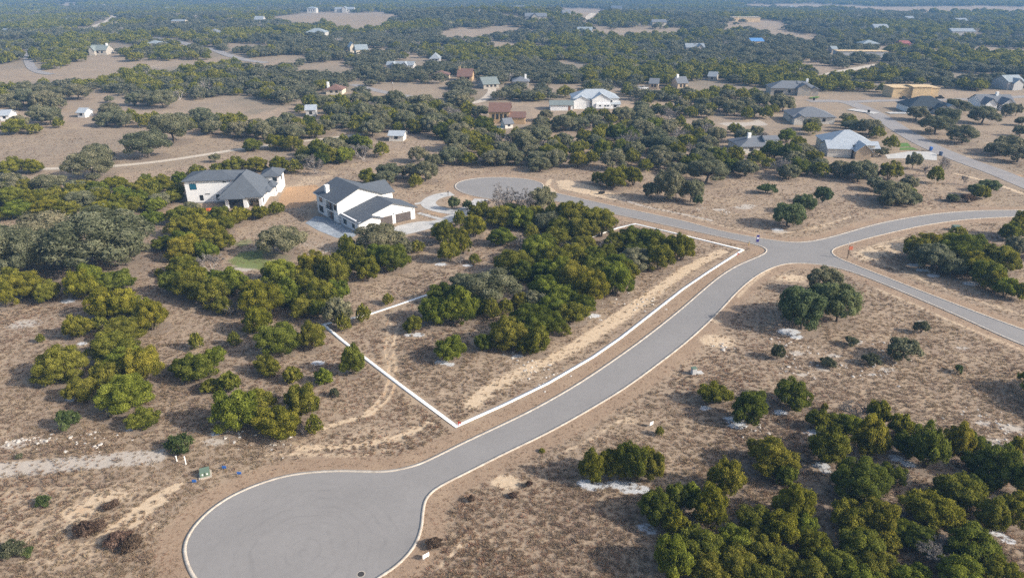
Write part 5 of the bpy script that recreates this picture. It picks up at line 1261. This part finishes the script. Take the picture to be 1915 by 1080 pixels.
def line_mask(pix, half, soft=.8):
    w = chaikin(P2(pix), 2); m = np.zeros(len(X)); m[nearm] = band(seg_dist(w, xi, yi), half, soft); return m
def blob(px, py, r, soft=None, sx=1.0):
    a = at(px, py); d = np.hypot((X - a[0]) / sx, Y - a[1]); s = soft or r * .6
    return np.clip((r + s - d) / (2 * s), 0, 1)
def area(pix, soft=1.5):
    w = P2(pix); m = np.zeros(len(X)); d = seg_dist(w, xi, yi, True); m[nearm] = np.clip(.5 + np.where(inside(w, xi, yi), d, -d) / (2 * soft), 0, 1); return m
def up(i, arr, m, k=1.0): arr[:, i] = np.maximum(arr[:, i], m * k)
# tan soil
up(0, soil, line_mask([(885, 755), (924, 720), (1008, 681), (1074, 651), (1141, 607), (1208, 560), (1280, 504), (1350, 470)], 1.5, 1.3))
up(0, soil, line_mask([(1075, 640), (1141, 596), (1215, 545)], .8, .8), .8)
up(0, soil, line_mask([(560, 838), (640, 835), (723, 826), (807, 789)], .8, .9), .9)
up(0, soil, line_mask([(500, 850), (600, 850), (690, 852), (775, 820)], .6, .9), .75)
up(0, soil, line_mask([(180, 1007), (234, 971), (284, 934), (334, 907)], .7, .5), 1.15); up(0, soil, line_mask([(250, 985), (270, 960), (311, 934)], .5, .4), 1.1)
up(0, soil, line_mask([(200, 1035), (260, 1010), (300, 970)], .3, .4), .8)
up(0, soil, blob(150, 955, 1.6, 1.4, 1.7)); up(0, soil, blob(200, 930, 1.5, 1.3, 1.8)); up(2, cover, blob(155, 952, 1.2, 1.3, 1.6), .6); up(2, cover, blob(60, 980, 2, 2), .4)
up(0, soil, blob(947, 901, 1.5, .8, 1.3)); up(2, cover, blob(947, 905, 1.0, 1.0, 1.4), .5); up(0, soil, line_mask([(822, 1060), (845, 1035), (867, 1014)], .3, .4), .9)
up(0, soil, blob(1342, 637, 2.6, 2.0, 1.3), .95); up(0, soil, blob(1480, 520, 2.5, 2, 2), .8); up(0, soil, blob(1340, 600, 1.6, 1.5), .7)
up(0, soil, line_mask([(1060, 842), (1110, 820), (1150, 790), (1190, 775)], .5, .9), .8); up(0, soil, blob(1180, 787, 1.0, .9, 2), .7)
up(0, soil, area([(1040, 338), (1062, 336), (1120, 350), (1180, 372), (1150, 374), (1090, 362), (1045, 352)]), .95)
up(0, soil, line_mask([(1030, 336), (1022, 346), (1040, 362)], 1.2, 1), .7)
for pix in ([(1450, 497), (1405, 528), (1380, 555)], [(1640, 540), (1720, 573), (1800, 610), (1915, 655)], [(1600, 470), (1680, 505), (1780, 545), (1915, 590)], [(1690, 445), (1620, 462), (1600, 480)], [(1290, 405), (1360, 425), (1420, 437)], [(1460, 436), (1530, 425), (1570, 420)]):
    up(0, soil, line_mask(pix, .7, 1.0), .75)
up(0, soil, area([(1590, 470), (1650, 455), (1720, 450), (1690, 470), (1630, 490), (1610, 490)], 2), .8); up(0, soil, area([(1640, 400), (1720, 385), (1800, 388), (1700, 402)], 2), .45)
up(0, soil, line_mask([(1460, 424), (1500, 428), (1545, 420), (1590, 405)], .8, 1.2), .8)
up(0, soil, line_mask([(480, 345), (560, 330), (640, 318), (740, 316), (860, 318), (990, 315), (1100, 330)], 2.0, 3.5), .42)
up(0, soil, area([(330, 300), (0, 330), (0, 350), (340, 335), (560, 300), (700, 262), (640, 262), (480, 290)], 3), .25)
up(0, soil, area([(1445, 338), (1700, 345), (1915, 395), (1915, 360), (1760, 318)], 6), .35)
for pix in ([(1730, 275), (1790, 290), (1850, 300)], [(1740, 250), (1800, 262), (1860, 268)], [(1790, 325), (1850, 340), (1915, 362)]): up(0, soil, line_mask(pix, 1.2, 1.6), .9)
up(0, soil, area([(880, 362), (850, 368), (835, 378), (860, 388), (890, 378)], .8), .5); up(2, cover, area([(845, 366), (880, 362), (890, 372), (868, 386), (838, 386), (828, 376)], .8), .45); up(2, cover, area([(800, 388), (845, 399), (825, 408), (790, 396)], .8), .5)
up(0, soil, area([(-40, 895), (290, 872), (350, 900), (270, 990), (170, 1090), (-40, 1090)], 3), .46); up(0, soil, line_mask([(100, 1000), (170, 960), (240, 925)], 1.0, 1.2), .8); up(0, soil, line_mask([(20, 1030), (80, 1000)], .8, 1), .6); up(2, soil, line_mask([(120, 870), (260, 862), (300, 875)], .8, 1.2), .6); up(0, soil, area([(560, 800), (700, 770), (820, 800), (700, 850), (560, 860)], 3), .44); up(0, soil, area([(900, 700), (1080, 640), (1300, 500), (1370, 470), (1385, 468), (1250, 560), (1020, 710), (880, 770)], 2), .47)
up(0, soil, area([(1060, 850), (1280, 720), (1330, 640), (1260, 690), (1120, 790)], 2), .42)
# orange building soil
up(2, cover, area([(520, 372), (535, 350), (590, 345), (600, 352), (592, 372), (560, 388), (520, 392)], 1.5), .95); up(0, soil, area([(525, 365), (560, 330), (640, 322), (600, 345)], 2), .5)
up(2, cover, area([(295, 395), (330, 388), (345, 398), (320, 412)], 1.2), .9); up(2, cover, area([(1860, 318), (1915, 328), (1915, 342), (1880, 330)], 2), .9); up(2, cover, line_mask([(700, 500), (760, 512), (815, 495)], .5, .9), .55)
# grey gravel and bare limestone
up(2, soil, line_mask([(-60, 880), (0, 877), (100, 868), (200, 860), (290, 853)], 1.7, 1.0)); up(2, soil, blob(45, 605, 2.4, 1.8, 1.6), .8); up(2, soil, blob(455, 500, 2.6, 1.6, 1.4), .8); up(2, soil, line_mask([(1130, 362), (1200, 385), (1260, 396), (1330, 412)], 1.0, .9), .75)
up(2, soil, area([(560, 445), (620, 450), (640, 468), (590, 470), (545, 460)], 1.5), .45); up(2, soil, line_mask([(1030, 605), (1080, 612), (1115, 588)], .8, .8), .6)
up(2, soil, area([(1340, 232), (1420, 224), (1440, 234), (1370, 240)], 2), .9)
for px, py, r in ((27, 830, 1.2), (77, 824, .8), (400, 826, 1.2), (1350, 640, 1), (1560, 665, .8), (1490, 660, 1.0), (1540, 690, .9), (1660, 690, .9), (1840, 790, .9), (1890, 800, 1.2), (1870, 830, 1.5), (1500, 700, .7), (1600, 640, .9), (1460, 432, 1.6), (1345, 392, 1.3), (1390, 388, 1.8), (1400, 384, 1.5), (680, 455, 1.0), (1725, 600, .8), (1800, 650, .8), (1630, 700, .6)):
    up(2, soil, blob(px, py, r, r * .7, 1.7), .85)
# wheel tracks in the lot
for o_ in (-6, 8): up(2, cover, line_mask([(738 + o_, 560), (728 + o_, 610), (724 + o_, 650), (736 + o_, 690), (728 + o_, 740), (690 + o_, 775)], .4, .4), .6); up(0, soil, line_mask([(738 + o_, 600), (724 + o_, 650), (736 + o_, 690), (725 + o_, 740), (690 + o_, 772)], .4, .4), .8)
up(0, soil, line_mask([(700, 765), (690, 775), (640, 790), (600, 800)], .8, 1.0), .8); up(0, soil, blob(830, 735, 2.5, 2.5, 1.6), .5)
# brown mown verge along the kerbs, with a worn edge of caliche
up(1, soil, np.where(road_d > 0, np.clip((5.2 - road_d) / 3.6, 0, 1), 0))
up(0, soil, np.where(road_d > 0, np.clip((1.1 - road_d) / .8, 0, 1), 0), .42)
# green patches
up(3, soil, area([(425, 488), (450, 470), (500, 465), (545, 476), (540, 492), (490, 504), (440, 500)], 2.5), .95); up(3, soil, area([(420, 455), (470, 440), (490, 452), (440, 470)], 2.0), .55); up(3, soil, blob(480, 480, 1.5), .8)
# frost left in the shade on the north side of bushes, litter under crowns
for px, py, r in ((1318, 763, .8), (1379, 793, 1.3), (1366, 783, .9), (1459, 770, 1.0), (1522, 808, 1.1), (1536, 870, 1.0), (1545, 880, .7), (1676, 856, .9), (1700, 868, .8), (1857, 994, .9), (1885, 1010, .8), (1442, 1041, .8), (1095, 903, 1.0), (1110, 908, 1.2), (1150, 905, 1.0), (1178, 911, 1.4), (1200, 914, 1.0), (1205, 984, .8), (1216, 992, .7), (1475, 620, 1.7), (1490, 630, 1.0), (1709, 495, 1.2), (1725, 505, 1.2), (1745, 515, 1.2), (1816, 530, 1.4), (1455, 428, 1.3), (782, 625, 1.0), (762, 626, .7), (825, 676, 1.0), (842, 680, .7), (825, 494, 1.2), (875, 496, 1.0), (1110, 590, 1.1), (968, 665, .8), (975, 655, .6), (127, 562, 1.2), (154, 642, .8), (595, 678, 1.0), (134, 746, .8), (404, 810, .7), (242, 803, .5), (1470, 745, .6), (700, 448, .8), (1180, 700, .1)):
    up(1, cover, blob(px, py, r * .85, r * .45, 1.5))
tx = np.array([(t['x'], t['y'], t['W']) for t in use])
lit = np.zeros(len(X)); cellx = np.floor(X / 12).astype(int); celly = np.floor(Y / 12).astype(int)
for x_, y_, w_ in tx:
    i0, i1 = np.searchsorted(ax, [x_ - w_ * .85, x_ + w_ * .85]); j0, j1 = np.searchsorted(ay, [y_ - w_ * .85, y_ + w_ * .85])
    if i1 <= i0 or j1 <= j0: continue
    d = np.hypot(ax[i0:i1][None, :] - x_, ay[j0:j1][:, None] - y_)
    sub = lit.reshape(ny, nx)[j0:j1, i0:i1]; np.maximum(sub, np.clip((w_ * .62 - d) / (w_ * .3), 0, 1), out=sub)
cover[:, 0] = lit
# leaf litter floor of the far woods; in clearings, painted tuft shade
wd = ((Y > 240) & (to_px(np.where(Y > 60, X, 0), np.maximum(Y, 60), 0 * X)[1] < 260)).astype(float)
pxx, pyy = to_px(X, np.maximum(Y, 60), terrain(X, Y))
wd = ((Y > 230) & (pyy < np.interp(pxx, [-200, 0, 112, 470, 560, 640, 880, 905, 1000, 1030, 1180, 1200, 1345, 1440, 1530, 2100], [165, 165, 172, 215, 192, 178, 192, 190, 192, 190, 182, 196, 190, 185, 176, 170]))).astype(float)
for c in cw: wd[inside(c, X, Y)] = .42  # darker floor colour here replaces the shading of tufts not scattered this far
cover[:, 3] = wd
kx = .10 * np.sin(X / 7.3 + np.sin(Y / 5.1)) + .07 * np.sin(Y / 4.2 + 1.7 * np.sin(X / 9.7))
relief = kx * np.clip((road_d - 3.0) / 5.0, 0, 1) * np.clip((330 - Y) / 60, 0, 1)
inpave = np.zeros(len(X), bool)
for pl in (DRIVE, PATIO, PATIO1, DRV2): inpave[nearm] |= inside(pl, xi, yi) | (seg_dist(pl, xi, yi, True) < 1.5)
inpave[nearm] |= (seg_dist(LOOP, xi, yi) < 4) | (seg_dist(lw, xi, yi, True) < 1.0)
for w_, hw in far_lines: inpave[nearm] |= seg_dist(w_, xi, yi) < hw + 2
relief[inpave] = 0
Z = terrain(X, Y) + np.minimum(relief, .0) - np.where(road_d < -.5, .04, 0)
ii, jj = np.meshgrid(np.arange(nx - 1), np.arange(ny - 1)); a0 = (jj * nx + ii).ravel()
FcG = np.column_stack([a0, a0 + 1, a0 + nx + 1, a0 + nx])
gm = mesh_np('ground', np.column_stack([X, Y, Z]), FcG)
for nm, arr in (('soil', soil), ('cover', cover)):
    at2 = gm.attributes.new(nm, 'FLOAT_COLOR', 'POINT'); at2.data.foreach_set('color', np.ascontiguousarray(arr, np.float32).ravel())
gm.polygons.foreach_set('use_smooth', np.ones(len(gm.polygons), bool))

n = N('dry_grassland'); p = n.pos()
n1 = n.noise(.035, 4, .6, p); n2 = n.noise(.22, 5, .65, p, .6); n3 = n.noise(1.3, 5, .7, p, .4); n4 = n.noise(5.5, 3, .7, p); n5 = n.noise(16, 2, .6, p)
grass = n.ramp(n.math('ADD', n.math('MULTIPLY', n2, .5), n.math('MULTIPLY', n3, .5)), [(.30, (.195, .143, .100)), (.44, (.262, .194, .134)), (.56, (.312, .235, .162)), (.70, (.375, .288, .202))])
grass = n.mix(n.mapr(n1, .35, .65, 0, .55), grass, (.255, .196, .146))
weed = n.ramp(n4, [(.3, (.21, .160, .125)), (.7, (.31, .24, .185))])
grass = n.mix(n.mapr(n3, .55, .66, 0, .65), grass, weed)
grass = n.mix(n.mapr(n5, .45, .75, 0, .45), grass, (.48, .39, .29))
grass = n.mix(n.mapr(n4, .62, .72, 0, .28), grass, (.17, .13, .10))
grass = n.mix(n.mapr(n2, .52, .66, 0, .4), grass, (.375, .285, .185))
grass = n.mix(n.mapr(n.noise(.09, 4, .65, p, 1.0), .53, .64, 0, .5), grass, (.225, .165, .125))
s_ = n.n('ShaderNodeAttribute', attribute_name='soil'); c_ = n.n('ShaderNodeAttribute', attribute_name='cover')
ss = n.n('ShaderNodeSeparateColor', {0: s_.outputs['Color']}); cs = n.n('ShaderNodeSeparateColor', {0: c_.outputs['Color']})
rag = n.math('ADD', n.math('MULTIPLY', n3, .6), n.math('MULTIPLY', n4, .4))
def ragged(v, lo=.42, hi=.62, k=.9): return n.mapr(n.math('ADD', v, n.math('MULTIPLY', n.math('SUBTRACT', rag, .5), k)), lo, hi)
tan = n.ramp(n3, [(.3, (.45, .34, .225)), (.7, (.58, .46, .325))])
verge = n.ramp(n.math('ADD', n.math('MULTIPLY', n4, .6), n.math('MULTIPLY', n2, .4)), [(.3, (.205, .140, .095)), (.5, (.285, .202, .138)), (.72, (.37, .275, .19))])
grav = n.ramp(n.math('ADD', n.math('MULTIPLY', n4, .5), n.math('MULTIPLY', n3, .5)), [(.3, (.34, .30, .255)), (.7, (.50, .455, .40))])
orange = n.ramp(n3, [(.3, (.34, .20, .105)), (.7, (.47, .30, .165))])
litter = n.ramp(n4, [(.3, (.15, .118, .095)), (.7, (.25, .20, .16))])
green = n.ramp(n4, [(.3, (.085, .125, .03)), (.7, (.185, .215, .07))])
frost = n.ramp(n4, [(.35, (.36, .37, .38)), (.6, (.62, .64, .67))])
far_floor = n.ramp(n3, [(.3, (.15, .125, .092)), (.7, (.25, .205, .15))])
c = n.mix(n.math('MULTIPLY', c_.outputs['Alpha'], n.mapr(n1, .4, .6, .6, 1.0)), grass, far_floor)
c = n.mix(n.math('MULTIPLY', ragged(ss.outputs[1], .36, .66, 1.3), .8), c, verge)
c = n.mix(n.math('MULTIPLY', ragged(ss.outputs[2]), .85), c, grav)
c = n.mix(n.math('MULTIPLY', ragged(ss.outputs[0]), .9), c, tan)
c = n.mix(n.math('MULTIPLY', ragged(cs.outputs[2]), .85), c, orange)
c = n.mix(n.math('MULTIPLY', ragged(s_.outputs['Alpha']), .92), c, green)
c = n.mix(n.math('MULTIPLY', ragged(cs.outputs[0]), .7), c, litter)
c = n.mix(n.math('MULTIPLY', ragged(cs.outputs[1], .46, .64, 1.4), .9), c, frost)
hgt = n.math('ADD', n.math('MULTIPLY', n3, .6), n.math('ADD', n.math('MULTIPLY', n4, .35), n.math('MULTIPLY', n5, .12)))
M_GROUND = n.out(c, 1.0, hgt, .6, .14)
gm.materials.append(M_GROUND)
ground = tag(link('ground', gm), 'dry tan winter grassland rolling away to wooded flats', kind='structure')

# ------------------------------------------------------------------ dry grass tufts and stones
def tuft(seed, nb, rad, hgt, wid, mat, spread=.9):
    g = np.random.default_rng(seed)
    an = g.uniform(0, 6.283, nb); r0 = rad * .35 * np.sqrt(g.random(nb)); b = np.column_stack([r0 * np.cos(an), r0 * np.sin(an), np.zeros(nb) - .02])
    an2 = an + g.normal(0, .6, nb); D = np.column_stack([np.cos(an2) * spread * g.uniform(.2, 1, nb) * rad, np.sin(an2) * spread * g.uniform(.2, 1, nb) * rad, hgt * g.uniform(.5, 1.1, nb)])
    s = unit(np.cross(D, np.array([0, 0, 1.0]) + g.normal(size=(nb, 3)) * .3)) * wid * .5
    m = b + D * .55 + np.array([0, 0, .03])
    T = np.stack([b - s, b + s, m + s * .8, m - s * .8, b + D, b + D], 1)
    V = T.reshape(-1, 3); i = np.arange(nb)[:, None] * 6
    Fc = np.vstack([i + [0, 1, 2], i + [0, 2, 3], i + [3, 2, 4]])
    return mesh_np('tuft', V, Fc, mat, np.tile(g.random(nb), 3))
M_GR = [m_foliage('straw_grass', (.275, .205, .130), (.352, .270, .180), (.435, .342, .235), .02), m_foliage('grey_brown_weeds', (.225, .174, .125), (.30, .233, .168), (.37, .295, .22), .02), m_foliage('russet_grass', (.215, .135, .088), (.32, .215, .14), (.43, .305, .205), .02)]
pr = [proto('tuft_a0', tuft(1, 16, .34, .36, .05, M_GR[0])), proto('tuft_a1', tuft(2, 22, .42, .28, .05, M_GR[0])), proto('tuft_b0', tuft(3, 18, .36, .42, .05, M_GR[1])), proto('tuft_b1', tuft(4, 26, .5, .34, .055, M_GR[1])), proto('tuft_c0', tuft(5, 18, .36, .32, .05, M_GR[2]))]
g = np.random.default_rng(31)
NT = 560000
yy = 38 + (300 - 38) * g.random(NT) ** 1.25
xx = (g.random(NT) * 2 - 1) * (.93 * yy + 26)
den = np.clip(1.25 - yy / 260, .25, 1.0)
def samp(arr):
    i = np.clip(np.searchsorted(ax, xx), 1, nx - 1); j = np.clip(np.searchsorted(ay, yy), 1, ny - 1)
    i = i - (xx - ax[i - 1] < ax[i] - xx); j = j - (yy - ay[j - 1] < ay[j] - yy)
    return arr[j * nx + i]
rdd = samp(road_d); so = samp(soil); co = samp(cover)
clump = .6 + .4 * np.sin(xx / 3.1 + 2 * np.sin(yy / 4.3)) * np.sin(yy / 2.7 + 1.5 * np.sin(xx / 5.9))
prob = den * (.35 + .65 * clump) * (1 - .92 * so[:, 0]) * (1 - .85 * so[:, 2]) * (1 - .9 * co[:, 2]) * (1 - .9 * co[:, 1]) * (1 - .6 * co[:, 0]) * (1 - .3 * so[:, 1]) * (1 - .9 * so[:, 3])
okp = (rdd > .75) & (g.random(NT) < prob)
okp &= ~samp(inpave)
for pl in (DRIVE, PATIO, PATIO1): okp &= ~inside(pl, xx, yy)
xx, yy, so = xx[okp], yy[okp], so[okp]
fm = np.ones(len(xx), bool)
for fxx, fyy, fr in FOOT[:60]: fm &= (xx - fxx) ** 2 + (yy - fyy) ** 2 > (fr * .9) ** 2
for wpl in (P2([(1500, 300), (1700, 300), (1700, 250), (1500, 250)]),): fm &= ~inside(wpl, xx, yy)
xx, yy, so = xx[fm], yy[fm], so[fm]; nt = len(xx)
sel = np.sin(xx / 11 + 1.5 * np.sin(yy / 13)) + g.normal(0, .7, nt)
var = np.where(sel > .35, g.integers(0, 2, nt), np.where(sel > -.9, g.integers(2, 4, nt), 4)); var = np.where(so[:, 1] > .5, np.where(g.random(nt) < .75, 4, var), var)
big = np.where(g.random(nt) < .06, 1.7, 1.0) * np.where(so[:, 1] > .5, .55, 1.0)
sc = g.uniform(.42, .92, nt) * big
zt = terrain(xx, yy) - .03
scatter('dry_grass', 'dry straw and brown grass tufts covering the open ground', np.column_stack([xx, yy, zt]), g.uniform(0, 6.28, nt), np.column_stack([sc, sc, sc * g.uniform(.5, .95, nt)]), var, pr)
# pale limestone rubble
M_ROCK = m_plain('limestone', (.46, .43, .39), .9, .2, 3)
def rock(seed):
    bm = bmesh.new(); bmesh.ops.create_icosphere(bm, subdivisions=2, radius=.5); r_ = random.Random(seed)
    ph = [r_.uniform(0, 6) for _ in range(6)]
    for v in bm.verts:
        k_ = 1 + .22 * math.sin(v.co.x * 5 + ph[0]) * math.sin(v.co.y * 6 + ph[1]) + .15 * math.sin(v.co.z * 7 + ph[2]); v.co *= k_; v.co.z *= .6
    me = bpy.data.meshes.new('rock'); bm.to_mesh(me); bm.free(); me.materials.append(M_ROCK); return me
prk = [proto('rock_%d' % i, rock(i)) for i in range(4)]
cen = [(27, 830, 3), (77, 822, 3), (1500, 690, 5), (1540, 665, 4), (1620, 690, 6), (1850, 790, 5), (1880, 830, 5), (640, 470, 3), (670, 455, 2.5), (690, 450, 2), (1110, 590, 2.5), (960, 670, 2), (1345, 645, 3), (170, 820, 4), (440, 815, 2), (1310, 391, 2), (1470, 640, 3), (1720, 500, 4), (600, 470, 4), (1400, 800, 3), (1350, 395, 3), (1660, 650, 5), (520, 830, 4), (1010, 690, 5), (1190, 570, 5)]
rp = []
for px, py, r in cen:
    a = at(px, py); m = int(14 * r)
    q = np.array(a[:2]) + g.normal(0, r * .5, (m, 2)); rp.append(q)
rp = np.vstack(rp)
keepr = ~inside(road_poly, rp[:, 0], rp[:, 1]) & (np.minimum(seg_dist(ringA, *rp.T), seg_dist(ringC, *rp.T)) > .8)
rp = rp[keepr]; m = len(rp); sc = .10 + .5 * g.random(m) ** 4
scatter('limestone_rubble', 'pale limestone stones scattered over the dry ground', np.column_stack([rp, np.full(m, .0)]), g.uniform(0, 6.28, m), np.column_stack([sc, sc * g.uniform(.7, 1.3, m), sc * g.uniform(.6, 1, m)]), g.integers(0, 4, m), prk)

# ------------------------------------------------------------------ light, air, camera
EL = R(29); sdir = Vector((math.cos(R(-17)) * math.cos(EL), math.sin(R(-17)) * math.cos(EL), math.sin(EL)))
sun = bpy.data.lights.new('sun', 'SUN'); sun.energy = 4.2; sun.angle = R(.6); sun.color = (1.0, .925, .82)
so_ = bpy.data.objects.new('sun', sun); COL.objects.link(so_); so_.rotation_euler = sdir.to_track_quat('Z', 'Y').to_euler(); so_.location = (100, -60, 200)
w = bpy.data.worlds.new('World'); scene.world = w; w.use_nodes = True
sky = w.node_tree.nodes.new('ShaderNodeTexSky'); sky.sky_type = 'NISHITA'; sky.sun_disc = False
sky.sun_elevation = EL; sky.sun_rotation = math.atan2(sdir.x, sdir.y); sky.air_density = 1.0; sky.dust_density = 3.0; sky.ozone_density = .5
bg = w.node_tree.nodes['Background']; bg.inputs['Strength'].default_value = .15
w.node_tree.links.new(sky.outputs[0], bg.inputs['Color'])

hz = MB().box(-5400, 5400, -380, 6300, -9, 66).build('haze', None)
hm = bpy.data.materials.new('haze_air'); hm.use_nodes = True; ht = hm.node_tree; ht.nodes.remove(ht.nodes['Principled BSDF'])
pv = ht.nodes.new('ShaderNodeVolumePrincipled'); pv.inputs['Color'].default_value = (.22, .47, .84, 1); pv.inputs['Density'].default_value = .00025; pv.inputs['Anisotropy'].default_value = .0
ht.links.new(pv.outputs[0], ht.nodes['Material Output'].inputs['Volume'])
hz.data.materials.append(hm); tag(hz, 'thin blue winter haze over the far woods', kind='stuff')

cam = bpy.data.cameras.new('camera'); co_ = bpy.data.objects.new('camera', cam); COL.objects.link(co_)
co_.location = (0, 0, CAMH); co_.rotation_euler = (math.pi / 2 - PITCH, 0, 0)
cam.sensor_width = 36; cam.lens = F / 1915 * 36; cam.clip_end = 12000; cam.clip_start = .5
scene.camera = co_
scene.render.engine = 'CYCLES'
cy = scene.cycles
cy.max_bounces = 5; cy.diffuse_bounces = 2; cy.glossy_bounces = 2; cy.transmission_bounces = 2; cy.volume_bounces = 0; cy.transparent_max_bounces = 4
cy.use_denoising = False; cy.use_adaptive_sampling = True; cy.adaptive_threshold = .008
vs = scene.view_settings; vs.view_transform = 'Standard'; vs.look = 'None'; vs.gamma = 1; vs.exposure = .58
